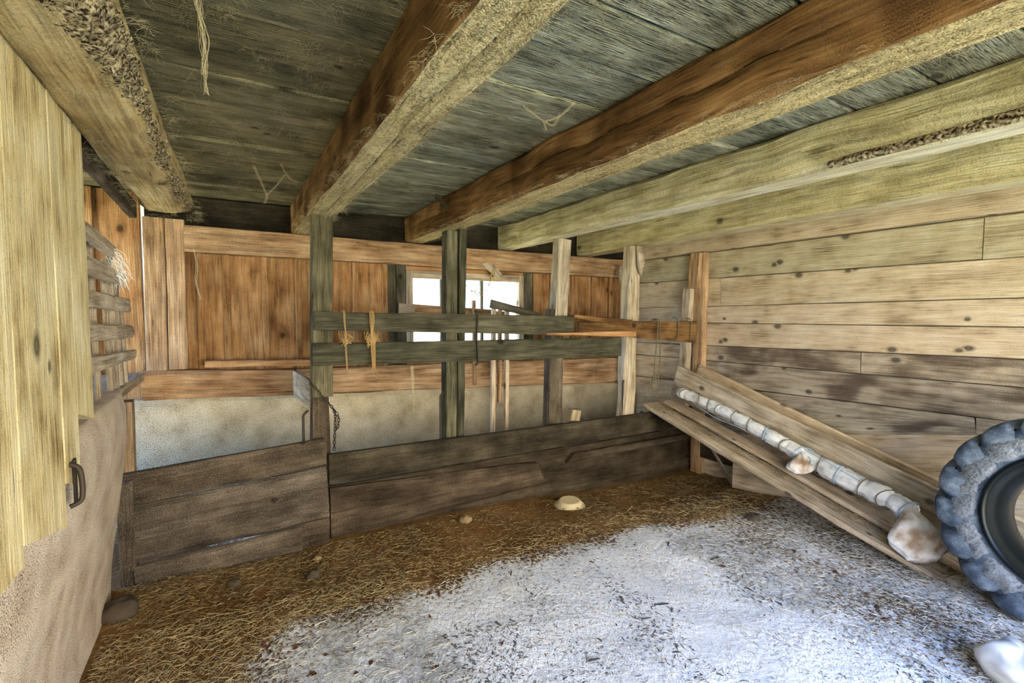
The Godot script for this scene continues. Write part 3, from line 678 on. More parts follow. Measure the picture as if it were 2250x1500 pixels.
func make_manger() -> void:
	rng.seed = 1200
	var UPZ := Vector3(0, 0, 1)
	# posts
	var p1 := base("manger_post", Vector3(0.48, 0, -3.07)); tag(p1, "grey brown manger post with a waisted foot and a chain wrapped round it", "post")
	beam("shaft", Vector3(0.475, 0.86, -3.07), Vector3(0.495, 1.935, -3.07), 0.10, 0.115, M.grey_rail, {"up": UPZ, "w2": 0.112, "m": 2, "wob": 0.004, "c": Color(0.9, 0.86, 0.72)}, p1)
	beam("foot", Vector3(0.455, -0.08, -3.07), Vector3(0.462, 0.875, -3.07), 0.09, 0.13, M.dirty_board, {"up": UPZ, "w2": 0.09, "m": 2, "wob": 0.006, "c": Color(1.0, 0.95, 0.9)}, p1)
	hook(p1, 0.365, -3.05, 0.52, 0.78)
	var p2 := base("manger_post", Vector3(1.33, 0, -3.07)); tag(p2, "doubled dark manger post of two boards in front of the window", "post")
	beam("board", Vector3(1.295, -0.05, -3.07), Vector3(1.315, 1.91, -3.07), 0.09, 0.078, M.grey_rail, {"up": UPZ, "m": 2, "wob": 0.003, "c": Color(0.8, 0.8, 0.7)}, p2)
	beam("board", Vector3(1.358, -0.05, -3.07), Vector3(1.40, 1.935, -3.07), 0.09, 0.05, M.grey_rail, {"up": UPZ, "m": 2, "wob": 0.004, "c": Color(0.5, 0.52, 0.46)}, p2)
	hook(p2, 1.225, -3.05, 0.50, 0.82)
	var p3 := base("manger_post", Vector3(2.2, 0, -3.07)); tag(p3, "manger post with a pale sawn upper half set on a dark lower half", "post")
	beam("upper_half", Vector3(2.215, 1.30, -3.06), Vector3(2.255, 1.925, -3.06), 0.09, 0.115, M.dusty_plank, {"up": UPZ, "c": Color(0.92, 0.95, 0.95), "m": 2}, p3)
	beam("lower_half", Vector3(2.165, -0.08, -3.068), Vector3(2.19, 1.39, -3.068), 0.09, 0.14, M.dirty_board, {"up": UPZ, "m": 2, "wob": 0.007, "w2": 0.12, "c": Color(1, 1, 0.95)}, p3)
	hook(p3, 2.10, -3.05, 0.48, 0.76)
	var p4 := base("manger_post", Vector3(3.0, 0, -3.07)); tag(p4, "leaning barked manger post nearest the plank wall", "post")
	beam("shaft", Vector3(2.925, -0.12, -3.07), Vector3(3.005, 1.925, -3.07), 0.11, 0.155, M.dusty_plank, {"up": UPZ, "m": 3, "wob": 0.010, "ch": 0.018, "w2": 0.12, "c": Color(0.95, 0.93, 0.88)}, p4)
	beam("backing_strip", Vector3(3.0, 0.0, -3.10), Vector3(3.10, 1.93, -3.10), 0.03, 0.05, M.orange_board, {"up": UPZ}, p4)
	var flap := start(tone(0.9))
	var fpts := [Vector3(2.975, 1.92, -2.975), Vector3(3.05, 1.92, -2.97), Vector3(3.055, 1.78, -2.972), Vector3(3.02, 1.68, -2.976), Vector3(2.985, 1.76, -2.975)]
	for k in range(1, 4): tri(flap, fpts[0], fpts[k], fpts[k + 1], Vector2(fpts[0].x, fpts[0].y), Vector2(fpts[k].x, fpts[k].y), Vector2(fpts[k + 1].x, fpts[k + 1].y), UPZ)
	for k in 5:
		var a: Vector3 = fpts[k]; var b: Vector3 = fpts[(k + 1) % 5]
		quad(flap, a, b, b - Vector3(0, 0, 0.02), a - Vector3(0, 0, 0.02), Vector2.ZERO, Vector2.ZERO, Vector2.ZERO, Vector2.ZERO, (a + b) / 2 - Vector3(3.01, 1.8, -2.97))
	put_world("bark_flap", done(flap, M.dusty_plank, true), p4)
	hook(p4, 2.885, -3.05, 0.50, 0.80)
	# rails
	tag(beam("rail", Vector3(0.43, 1.31, -2.992), Vector3(2.30, 1.262, -2.992), 0.105, 0.042, M.grey_rail, {"h2": 0.145, "wob": 0.003, "m": 2, "c": Color(0.62, 0.62, 0.57)}), "upper dark rail board nailed across the first three manger posts", "rail")
	tag(beam("rail", Vector3(0.415, 1.115, -2.992), Vector3(2.80, 1.082, -2.992), 0.128, 0.042, M.grey_rail, {"h2": 0.155, "wob": 0.003, "m": 2, "c": Color(0.54, 0.55, 0.50)}), "lower dark rail board below the other rails", "rail")
	var rb := base("rail", Vector3(2.95, 1.15, -2.93)); tag(rb, "split brown rail board running from the third post to the plank wall", "rail")
	beam("board", Vector3(2.335, 1.25, -2.968), Vector3(3.645, 1.19, -2.93), 0.085, 0.045, M.brown_beam, {"h2": 0.19, "wob": 0.005, "m": 2, "c": Color(0.82, 0.78, 0.7), "ch": 0.008}, rb)
	beam("splinter", Vector3(2.28, 1.335, -2.955), Vector3(2.86, 1.272, -2.935), 0.022, 0.05, M.brown_beam, {"h2": 0.06, "wob": 0.006, "c": Color(1, 0.92, 0.8), "step": 0.04}, rb)
	beam("splinter", Vector3(2.03, 1.205, -2.955), Vector3(2.9, 1.185, -2.925), 0.014, 0.03, M.orange_board, {"h2": 0.05, "wob": 0.006, "step": 0.04}, rb)
	# the front boards, left panel
	var fl_ := base("feed_manger", Vector3(0, 0, -2.97)); tag(fl_, "left front panel of the manger with a higher top board, dusty dark planks", "manger")
	beam("plank", Vector3(-0.47, 0.482, -2.985), Vector3(0.475, 0.542, -2.985), 0.165, 0.035, M.dirty_board, {"h2": 0.155, "m": 3, "wob": 0.004, "c": Color(1.0, 0.98, 0.95)}, fl_)
	beam("plank", Vector3(-0.43, 0.262, -2.965), Vector3(0.478, 0.30, -2.965), 0.285, 0.06, M.dirty_board, {"h2": 0.32, "m": 4, "wob": 0.005, "ch": 0.027, "wane": 0.3, "c": Color(0.96, 0.97, 1.0)}, fl_)
	beam("plank", Vector3(-0.43, 0.04, -2.94), Vector3(0.33, 0.055, -2.95), 0.13, 0.05, M.dirty_board, {"h2": 0.15, "m": 3, "wob": 0.006, "ch": 0.016}, fl_)
	beam("plank", Vector3(0.30, 0.06, -2.97), Vector3(0.485, 0.06, -2.97), 0.17, 0.04, M.dirty_board, {"m": 2, "wob": 0.005, "c": Color(0.8, 0.74, 0.7)}, fl_)
	beam("cleat", Vector3(-0.457, -0.05, -2.955), Vector3(-0.457, 0.535, -2.965), 0.05, 0.065, M.dirty_board, {"up": UPZ, "m": 2, "wob": 0.005}, fl_)
	# right panel
	var fr := base("feed_manger", Vector3(2.1, 0, -2.97)); tag(fr, "long right front panel of the manger with light showing between its dark planks", "manger")
	beam("plank", Vector3(0.492, 0.43, -2.985), Vector3(3.71, 0.405, -2.985), 0.185, 0.035, M.dirty_board, {"h2": 0.17, "m": 3, "wob": 0.004, "c": Color(0.50, 0.51, 0.46), "step": 0.07}, fr)
	beam("plank", Vector3(0.492, 0.165, -2.968), Vector3(1.99, 0.165, -2.968), 0.31, 0.045, M.dirty_board, {"h2": 0.17, "m": 4, "wob": 0.006, "ch": 0.014, "c": Color(0.66, 0.60, 0.54), "eb": -0.25}, fr)
	beam("plank", Vector3(0.495, 0.14, -2.996), Vector3(3.71, 0.08, -2.996), 0.37, 0.022, M.dirty_board, {"h2": 0.46, "m": 4, "wob": 0.005, "c": Color(0.5, 0.47, 0.41)}, fr)
	beam("strip", Vector3(2.26, 0.236, -2.958), Vector3(3.71, 0.232, -2.958), 0.06, 0.04, M.dirty_board, {"h2": 0.05, "m": 2, "wob": 0.004, "c": Color(0.54, 0.51, 0.45), "ea": 0.5}, fr)
	# short board from the sill to the chained post
	tag(beam("brace_board", Vector3(0.41, 0.845, -3.80), Vector3(0.425, 0.87, -3.08), 0.19, 0.03, M.dusty_plank, {"h2": 0.16, "wob": 0.003, "m": 2, "c": Color(0.8, 0.76, 0.7)}), "short grey board running from the sill beam to the chained post", "board")
	tag(beam("wood_block", Vector3(2.315, 0.522, -2.99), Vector3(2.33, 0.605, -2.985), 0.07, 0.09, M.dusty_plank, {"up": UPZ, "c": Color(0.62, 0.58, 0.48)}), "small wood block standing on the manger beside the third post", "block")
	tag(beam("corner_stub", Vector3(-0.462, -0.05, -3.05), Vector3(-0.455, 0.915, -3.05), 0.10, 0.062, M.dusty_plank, {"up": UPZ, "c": Color(0.62, 0.52, 0.42), "wob": 0.004}), "short upright post end standing in the gap beside the concrete wall", "post")
	# thin uprights behind the manger by the window
	var sticks := [[1.87, 0.30, 1.885, 1.46, 0.035, "pale thin stick with a slanting board nailed across its top"], [2.0, 0.30, 2.01, 1.41, 0.035, "second pale thin stick beside the one in front of the window"], [1.935, 0.62, 1.945, 1.42, 0.025, "short thin stick hanging between the two pale sticks"], [1.846, 0.73, 1.84, 1.47, 0.027, "dark thin stick right of the doubled post"]]
	for s in sticks:
		var zz := -3.499 if s[0] != 1.846 else -3.781
		tag(beam("stick", Vector3(s[0], s[1] if s[1] > 0.5 else 0.0, zz), Vector3(s[2], s[3], zz), 0.035, s[4], M.pale_plank if s[4] > 0.03 else M.hewn_orange, {"up": UPZ, "c": tone(0.9, 0.05)}), s[5], "stick")
	tag(beam("cross_board", Vector3(1.84, 1.435, -3.47), Vector3(2.34, 1.335, -3.47), 0.07, 0.02, M.grey_rail, {"h2": 0.045}), "slanting grey board across the thin sticks at the window", "board")
	var wb := base("window_board", Vector3(1.58, 1.31, -3.72)); tag(wb, "brown board nailed across the lower part of the window", "board")
	beam("board", Vector3(1.20, 1.375, -3.85), Vector3(2.07, 1.345, -3.85), 0.13, 0.025, M.hewn_orange, {"h2": 0.09}, wb)
	beam("end_piece", Vector3(1.20, 1.365, -3.825), Vector3(1.32, 1.365, -3.825), 0.14, 0.02, M.dusty_plank, {"wob": 0.003}, wb)
	beam("board", Vector3(2.0, 1.34, -3.85), Vector3(2.2, 1.33, -3.85), 0.09, 0.025, M.orange_board, {}, wb)
	tag(beam("nailed_slat", Vector3(1.96, 1.80, -3.785), Vector3(2.10, 1.685, -3.785), 0.065, 0.016, M.dusty_plank, {"ea": 0.3}), "short slanting board nailed to the header over the window", "board")
	tag(beam("corner_pole", Vector3(3.50, -0.1, -3.72), Vector3(3.54, 1.74, -3.72), 0.045, 0.05, M.dirty_board, {"up": UPZ, "wob": 0.008, "ch": 0.014, "c": Color(0.6, 0.62, 0.55)}), "thin dark crooked pole in the far right corner", "pole")
	var hk := start(tone(0.8)); tube(hk, smooth_path([Vector3(3.50, 1.84, -3.74), Vector3(3.47, 1.80, -3.72), Vector3(3.46, 1.72, -3.70), Vector3(3.49, 1.66, -3.70)]), 0.022, 0.02, 7)
	tag(put_world("bent_branch", done(hk, M.dusty_plank, true)), "bent pale branch hooked over the dark pole in the far corner", "branch")
	tag(beam("tin_sliver", Vector3(1.16, 2.10, -2.92), Vector3(1.405, 1.935, -3.0), 0.03, 0.012, M.grey_rail, {"h2": 0.008, "c": Color(0.6, 0.62, 0.58)}), "thin dark sliver of board hanging at the top of the doubled post", "board")

# ------------------------------------------------------------------ hay rack on the left
func make_rack() -> void:
	rng.seed = 1500
	var r := base("hay_rack", Vector3(-0.44, 0.98, -2.7)); tag(r, "worn slatted hay rack set on the concrete wall at the left", "rack")
	var sl := [[1.67, 1.635, -2.83, 0.062, 0.048], [1.54, 1.52, -3.06, 0.078, 0.06], [1.41, 1.395, -3.20, 0.065, 0.068], [1.285, 1.26, -3.25, 0.072, 0.058], [1.165, 1.135, -3.30, 0.07, 0.048]]
	for s in sl:
		beam("slat", Vector3(-0.448, s[0], -2.115), Vector3(-0.448, s[1], s[2]), s[3], 0.03, M.dusty_plank, {"h2": s[4], "wob": 0.006, "m": 2, "ch": 0.006, "step": 0.05}, r)
	for u in [[-2.40, 0.995, 1.75, 0.05], [-2.62, 0.995, 1.7, 0.03], [-2.86, 0.995, 1.6, 0.025], [-3.0, 0.99, 1.66, 0.03], [-3.13, 0.99, 1.5, 0.05], [-3.24, 0.99, 1.4, 0.025]]:
		beam("upright", Vector3(-0.478, u[1], u[0]), Vector3(-0.482, u[2], u[0] + 0.02), u[3], 0.022, M.dusty_plank, {"up": Vector3(0, 0, 1), "c": tone(0.8, 0.05)}, r)
	var hay := start()
	for k in 90:
		var p := Vector3(-0.43 + rng.randf_range(-0.03, 0.02), 1.60 + rng.randf_range(-0.08, 0.05), -2.82 + rng.randf_range(-0.05, 0.04))
		var q := p + Vector3(rng.randf_range(-0.01, 0.05), -rng.randf_range(0.02, 0.10), rng.randf_range(-0.06, 0.02))
		tube(hay, [p, p.lerp(q, 0.5) + Vector3(0.006, 0.01, 0), q], 0.0011, 0.0005, 3)
	tag(put_world("hay_wisp", done(hay, M.straw), r), "wisp of pale hay caught on the top slat", "", "", "stuff")
	tag(box_wall("rack_ledge", Vector3(-0.72, 0.93, -3.78), Vector3(-0.465, 0.985, -2.90), M.dusty_plank, self, {"wob": 0.006, "m": 2, "c": Color(0.8, 0.78, 0.72)}), "dusty ledge plank under the end of the hay rack", "ledge")
	# iron latch on the planks
	var l := base("door_latch", Vector3(-0.40, 0.80, -1.8)); tag(l, "rusty iron latch hanging at the foot of the left planks", "latch")
	var st := start(); tube(st, smooth_path([Vector3(-0.40, 0.925, -1.80), Vector3(-0.380, 0.91, -1.80), Vector3(-0.374, 0.87, -1.80), Vector3(-0.376, 0.82, -1.795), Vector3(-0.40, 0.805, -1.79)]), 0.0075, 0.0075, 6)
	put_world("handle", done(st, M.iron), l)
	beam("hasp", Vector3(-0.396, 0.80, -1.835), Vector3(-0.396, 0.93, -1.835), 0.03, 0.006, M.iron, {"up": Vector3(0, 0, 1)}, l)

# ------------------------------------------------------------------ leaning planks, tied roll, tyre, plate
func make_leaning() -> void:
	rng.seed = 1800
	tag(beam("leaning_plank", Vector3(3.415, 0.775, -2.93), Vector3(3.425, 0.16, -0.80), 0.25, 0.035, M.dusty_plank, {"h2": 0.25, "m": 4, "wob": 0.004}), "wide dusty plank with a knot, leaning behind the tied cloth roll", "plank")
	tag(beam("leaning_plank", Vector3(3.63, 0.80, -2.88), Vector3(3.60, 0.15, -0.75), 0.20, 0.035, M.pale_plank, {"m": 3, "wob": 0.004, "c": Color(0.95, 0.9, 0.84)}), "narrow pale plank leaning against the wall boards behind the wide plank", "plank")
	tag(beam("leaning_plank", Vector3(3.47, 0.71, -3.0), Vector3(3.475, 0.61, -2.62), 0.20, 0.03, M.dusty_plank, {"c": Color(0.95, 0.95, 0.98)}), "short grey board end showing beside the top of the wide leaning plank", "plank")
	var tilt := along(Vector3(3.2, 0.56, -2.96), Vector3(3.16, -0.02, -0.84))
	tag(put("leaning_plank", timber(2.3, 0.035, 0.20, M.dusty_plank, {"m": 3, "wob": 0.006, "ch": 0.006, "c": Color(0.9, 0.88, 0.86)}), self, tilt.translated(Vector3(0, -0.02, 0))), "lowest sloping plank littered with straw under the tied roll", "plank")
	var t2 := along(Vector3(3.315, 0.585, -2.90), Vector3(3.285, 0.0, -0.80))
	tag(put("leaning_plank", timber(2.2, 0.03, 0.13, M.dusty_plank, {"m": 2, "wob": 0.003, "c": Color(0.86, 0.8, 0.76)}), self, t2), "narrow plank the tied cloth roll lies on", "plank")
	tag(beam("low_board", Vector3(3.43, 0.085, -2.36), Vector3(3.66, 0.085, -1.55), 0.22, 0.025, M.dusty_plank, {"m": 3, "h2": 0.19, "wob": 0.004, "c": Color(0.95, 0.92, 0.9)}), "pale knotted board standing on edge on the floor below the leaning planks", "board")
	tag(beam("low_board", Vector3(3.67, 0.16, -2.96), Vector3(3.67, 0.15, -2.2), 0.20, 0.03, M.dirty_board, {"m": 2, "wob": 0.004, "c": Color(0.9, 0.85, 0.85)}), "dark board along the foot of the plank wall beside the manger", "board")
	tag(beam("stick", Vector3(3.62, 0.27, -2.78), Vector3(3.52, -0.04, -2.42), 0.03, 0.018, M.dusty_plank, {"c": tone(0.8)}), "thin dusty stick slanting to the floor in the corner under the planks", "stick")
	# straw lying along the lowest plank
	var ss := start()
	for k in 420:
		var s := rng.randf()
		var c := Vector3(3.2, 0.56, -2.96).lerp(Vector3(3.16, -0.02, -0.84), s) + Vector3(rng.randf_range(-0.02, 0.09), rng.randf_range(0.0, 0.022), 0)
		var d := Vector3(rng.randf_range(-1, 1), rng.randf_range(-0.5, 0.2), rng.randf_range(-1, 1)).normalized() * rng.randf_range(0.01, 0.035)
		ss.set_color(Color(0.42, 0.32, 0.18) * rng.randf_range(0.3, 1.1))
		tube(ss, [c - d, c + Vector3(0, 0.004, 0), c + d], 0.0016, 0.001, 3)
	tag(put_world("plank_litter", done(ss, M.straw)), "straw and chaff lying along the lowest leaning plank", "straw", "", "stuff")
	# the rolled cloth tied with cord
	var roll := base("cloth_roll", Vector3(3.3, 0.3, -1.95)); tag(roll, "dirty white cloth roll bound with cord along the leaning planks", "cloth roll")
	var key := [Vector3(3.335, 0.69, -2.84), Vector3(3.33, 0.63, -2.55), Vector3(3.325, 0.555, -2.25), Vector3(3.315, 0.475, -1.98), Vector3(3.31, 0.40, -1.75), Vector3(3.29, 0.33, -1.5), Vector3(3.28, 0.275, -1.25), Vector3(3.25, 0.235, -1.12)]
	var path := smooth_path(key, 24)
	var st := start(); var N := 30
	var rings := []
	var ties := [0.06, 0.11, 0.16, 0.21, 0.27, 0.33, 0.40, 0.50, 0.57, 0.63, 0.70, 0.78, 0.86, 0.95]
	for i in path.size():
		var s := float(i) / (path.size() - 1)
		var r := 0.043 + 0.010 * nz.get_noise_1d(s * 500.0) + 0.014 * smoothstep(0.3, 0.8, s)
		for t in ties: r -= 0.007 * exp(-pow((s - t) / 0.006, 2))
		if s < 0.03: r *= 0.6 + s * 13.0
		if s > 0.96: r *= 1.0 - (s - 0.96) * 12.0
		var d: Vector3 = (path[mini(i + 1, path.size() - 1)] - path[maxi(i - 1, 0)]).normalized()
		var u := Vector3(1, 0, 0) - d * d.x; u = u.normalized(); var v := u.cross(d)
		var rg := []
		for k in N:
			var a := TAU * k / N
			var w := 1.0 + 0.22 * nz.get_noise_3d(cos(a) * 70.0 + s * 260.0, sin(a) * 70.0, s * 300.0) + 0.14 * nz.get_noise_3d(cos(a) * 150.0 + s * 900.0, sin(a) * 150.0, s * 500.0) + 0.05 * nz.get_noise_3d(cos(a) * 300.0, sin(a) * 300.0, s * 2600.0)
			rg.append(path[i] + (u * cos(a) * 1.05 + v * sin(a)) * r * w)
		rings.append(rg)
	for i in rings.size() - 1:
		for k in N:
			var k2 := (k + 1) % N
			quad(st, rings[i][k], rings[i + 1][k], rings[i + 1][k2], rings[i][k2], Vector2.ZERO, Vector2.ZERO, Vector2.ZERO, Vector2.ZERO, (rings[i][k] + rings[i + 1][k2]) * 0.5 - (path[i] + path[i + 1]) * 0.5)
	put_world("cloth", done(st, M.tarp), roll)
	for j in ties.size():
		var t: float = ties[j]
		var i := int(t * (path.size() - 1))
		var d: Vector3 = (path[i + 1] - path[i]).normalized()
		var u := (Vector3(1, 0, 0) - d * d.x).normalized(); var v := u.cross(d)
		var sl := rng.randf_range(-0.06, 0.06)
		var pts := []
		for k in 18:
			var a := TAU * k / 18
			pts.append(path[i] + (u * cos(a) * 1.06 + v * sin(a)) * (0.049 + 0.014 * smoothstep(0.3, 0.8, t)) + d * sl * cos(a))
		var ts := start(); tube(ts, pts, 0.0032, -1, 5, true)
		put_world("cord", done(ts, M.blue_twine if j in [6, 8, 10, 13] else M.twine_dark), roll)
	for t in [[Vector3(3.29, 0.52, -2.0), Vector3(3.27, 0.50, -1.98), Vector3(3.265, 0.44, -2.0)], [Vector3(3.27, 0.42, -1.72), Vector3(3.25, 0.40, -1.68), Vector3(3.25, 0.33, -1.7)], [Vector3(3.26, 0.62, -2.6), Vector3(3.24, 0.55, -2.4), Vector3(3.26, 0.50, -2.15)], [Vector3(3.30, 0.46, -1.78), Vector3(3.27, 0.41, -1.6), Vector3(3.25, 0.35, -1.4)]]:
		var tails := start(); tube(tails, smooth_path(t), 0.0028, 0.0022, 5)
		put_world("cord_tail", done(tails, M.blue_twine), roll)
	# knotted corner of cloth halfway and the bag end
	_sack(roll, "cloth_corner", Vector3(3.285, 0.415, -1.76), Vector3(3.225, 0.315, -1.71), 0.035, 0.095, 0.05, 71)
	_sack(roll, "bag_end", Vector3(3.25, 0.275, -1.15), Vector3(3.095, 0.08, -1.03), 0.028, 0.125, 0.06, 72)

func _sack(parent: Node, called: String, neck: Vector3, foot: Vector3, r0: float, r1: float, thick: float, s: int) -> void:
	var st := start(); var n := 22; var N := 36
	var d := (foot - neck).normalized()
	var side := d.cross(Vector3(-0.8, 0.3, 0.5)).normalized(); var out := side.cross(d).normalized()
	var rings := []
	for i in n + 1:
		var t := float(i) / n
		var wdt := lerpf(r0, r1, smoothstep(0.0, 0.75, t)) * (1.0 - smoothstep(0.72, 1.02, t) * 0.45)
		var th := lerpf(r0, thick, smoothstep(0.0, 0.5, t)) * (1.0 - smoothstep(0.5, 1.0, t) * 0.6)
		var rg := []
		for k in N:
			var a := TAU * k / N
			var fold := 1.0 + (0.34 * absf(sin(a * 3.5 + s)) - 0.17 + 0.10 * sin(a * 9.0 + s * 2.0)) * (1.0 - t * 0.75) * smoothstep(0.0, 0.15, t) + 0.16 * nz.get_noise_3d(cos(a) * 70.0 + s * 9.0, sin(a) * 70.0, t * 60.0) + 0.12 * nz.get_noise_3d(cos(a) * 160.0 + s * 9.0, sin(a) * 160.0, t * 40.0)
			rg.append(neck + d * t * neck.distance_to(foot) * (1.0 + 0.12 * sin(a + s)) + side * cos(a) * wdt * fold + out * sin(a) * th * fold)
		rings.append(rg)
	for i in n:
		for k in N:
			var k2 := (k + 1) % N
			var c := neck.lerp(foot, (i + 0.5) / n)
			quad(st, rings[i][k], rings[i + 1][k], rings[i + 1][k2], rings[i][k2], Vector2.ZERO, Vector2.ZERO, Vector2.ZERO, Vector2.ZERO, (rings[i][k] + rings[i + 1][k2]) * 0.5 - c)
	var lastc := Vector3.ZERO
	for p in rings[n]: lastc += p / N
	for k in N: tri(st, lastc + d * 0.01, rings[n][k], rings[n][(k + 1) % N], Vector2.ZERO, Vector2.ZERO, Vector2.ZERO, d)
	put_world(called, done(st, M.sacking), parent)

func make_tyre() -> void:
	rng.seed = 2100
	var t := base("tractor_tyre", Vector3(3.0, 0.463, -0.49))
	tag(t, "mud caked tractor tyre on a dark rim leaning against the planks", "tyre")
	var nrm := Vector3(-cos(deg_to_rad(10)), sin(deg_to_rad(10)), 0)
	var z := Vector3(0, 0, 1)
	t.transform.basis = Basis(z.cross(nrm).normalized() * -1.0, nrm, z)   # local y looks out of the near sidewall
	if t.transform.basis.determinant() < 0: t.transform.basis.x = -t.transform.basis.x
	# carcass, profile (r, y) from the near bead round the tread to the far bead
	var st := start(tone(0.75)); var g := 1
	var prof := [Vector2(0.288, -0.045), Vector2(0.296, -0.015), Vector2(0.318, 0.004), Vector2(0.35, 0.010), Vector2(0.39, 0.004), Vector2(0.424, -0.008), Vector2(0.434, -0.05), Vector2(0.434, -0.15), Vector2(0.428, -0.24), Vector2(0.412, -0.282), Vector2(0.385, -0.302), Vector2(0.35, -0.308), Vector2(0.318, -0.302), Vector2(0.296, -0.285), Vector2(0.288, -0.25)]
	var rev := prof.duplicate(); rev.reverse()
	lathe(st, rev, 96)
	var carc := put("carcass", done(st, M.rubber), t, world_of(t))
	# lugs, chevron bars, both flanks
	var n := 18
	for flank in 2:
		for k in n:
			var ls := start(tone(0.95))
			var a0 := TAU * (k + 0.5 * flank) / n
			# centre line (r, y, angle, half width): from the sidewall over the shoulder to the middle of the tread
			var line := [[0.345, 0.006, -0.02, 0.15], [0.385, 0.010, -0.01, 0.155], [0.430, 0.012, 0.0, 0.155], [0.462, 0.004, 0.02, 0.145], [0.474, -0.02, 0.06, 0.115], [0.479, -0.06, 0.12, 0.095], [0.480, -0.11, 0.21, 0.08], [0.478, -0.16, 0.31, 0.07]]
			var across := 10
			var rings := []
			for q in line.size():
				var P := Vector2(line[q][0], line[q][1])
				var A2 := Vector2(line[maxi(q - 1, 0)][0], line[maxi(q - 1, 0)][1]); var B2 := Vector2(line[mini(q + 1, line.size() - 1)][0], line[mini(q + 1, line.size() - 1)][1])
				var tt := (B2 - A2).normalized(); var nn := Vector2(-tt.y, tt.x)
				if nn.dot(P - Vector2(0.36, -0.15)) < 0: nn = -nn
				var depth: float = 0.05 if q > 3 else [0.004, 0.012, 0.02, 0.034][q]
				var rg := []
				for j in across + 1:
					var u := lerpf(-1.0, 1.0, float(j) / across)
					var pr := 1.0 - pow(absf(u), 7.0)
					var pp := P - nn * depth * (1.0 - pr)
					var y := pp.y if flank == 0 else -0.298 - pp.y
					var ang: float = a0 + line[q][2] + u * line[q][3]
					rg.append(Vector3(pp.x * cos(ang), y, pp.x * sin(ang)))
				rings.append(rg)
			var cen := Vector3(cos(a0 + 0.12) * 0.36, -0.149, sin(a0 + 0.12) * 0.36)
			for i in rings.size() - 1:
				for j in across:
					var A: Vector3 = rings[i][j]; var B: Vector3 = rings[i + 1][j]; var C: Vector3 = rings[i + 1][j + 1]; var D: Vector3 = rings[i][j + 1]
					var hint := (C - A).cross(D - B)
					if hint.dot((A + C) * 0.5 - cen) < 0: hint = -hint
					quad(ls, A, B, C, D, Vector2.ZERO, Vector2.ZERO, Vector2.ZERO, Vector2.ZERO, hint)
			ls.set_smooth_group(2)
			for j in range(1, across - 1): tri(ls, rings[-1][0], rings[-1][j], rings[-1][j + 1], Vector2.ZERO, Vector2.ZERO, Vector2.ZERO, Vector3(0, -1 if flank == 0 else 1, 0))
			put("lug", done(ls, M.rubber), t, world_of(t))
	# rim: flange, barrel, far flange
	var rs := start()
	var rp := [Vector2(0.293, -0.01), Vector2(0.302, 0.006), Vector2(0.296, 0.018), Vector2(0.286, 0.016), Vector2(0.278, 0.0), Vector2(0.268, -0.035), Vector2(0.258, -0.06), Vector2(0.235, -0.085), Vector2(0.232, -0.20), Vector2(0.25, -0.24), Vector2(0.275, -0.28), Vector2(0.293, -0.30)]
	var rrev := rp.duplicate(); rrev.reverse()
	lathe(rs, rp, 72)
	put("rim", done(rs, M.black_iron), t, world_of(t))
	# caked mud on the near sidewall
	var ms := start(); var mu := 220; var mv := 16
	var mp := func(i: int, j: int) -> Vector3:
		var a := TAU * i / mu; var r := lerpf(0.306, 0.43, float(j) / mv)
		var h := 0.012 + 0.010 * nz.get_noise_2d(cos(a) * 260.0 + r * 300.0, sin(a) * 260.0) + 0.006 * nz.get_noise_2d(cos(a) * 900.0, sin(a) * 900.0 + r * 900.0)
		# the cake is thickest on the side towards the manger
		var edge := minf(float(j), float(mv - j)) / 3.0
		var at := Vector3(r * cos(a), 0, r * sin(a))
		var front: float = smoothstep(-0.35, 0.25, (t.transform.basis * at).z * -3.0 - (t.transform.basis * at).y * 1.4)
		h = ((h - 0.004 + 0.014 * nz.get_noise_2d(cos(a) * 90.0 + 40.0, sin(a) * 90.0 + r * 120.0)) * front - 0.008 * (1.0 - front)) * clampf(edge, 0.0, 1.0) - 0.004 * (1.0 - clampf(edge, 0, 1))
		var y0 := 0.008 - 3.2 * pow(r - 0.352, 2) * 2.0
		at.y = y0 + h
		return at
	for i in mu:
		for j in mv:
			quad(ms, mp.call(i, j), mp.call((i + 1) % mu, j), mp.call((i + 1) % mu, j + 1), mp.call(i, j + 1), Vector2.ZERO, Vector2.ZERO, Vector2.ZERO, Vector2.ZERO, Vector3.UP)
	tag(put("mud_cake", done(ms, M.mud), t, world_of(t)), "grey dried mud caked on the sidewall")
	# moulded figures low on the sidewall
	var tm := TextMesh.new(); var sf := SystemFont.new(); sf.font_names = PackedStringArray(["Droid Sans"]); tm.font = sf
	tm.text = "91"; tm.font_size = 16; tm.pixel_size = 0.0013; tm.depth = 0.004; tm.material = M.mark
	var dirv := (t.transform.basis.inverse() * Vector3(0, -0.93, -0.36)).normalized()
	var pl := dirv * 0.425 + Vector3(0, 0.012, 0)
	var wpos := t.transform * pl
	var up := Vector3(0.17, 0.98, 0.0)
	put("figures", tm, t, Transform3D(Basis(up.cross(nrm).normalized(), up.normalized(), nrm), wpos))

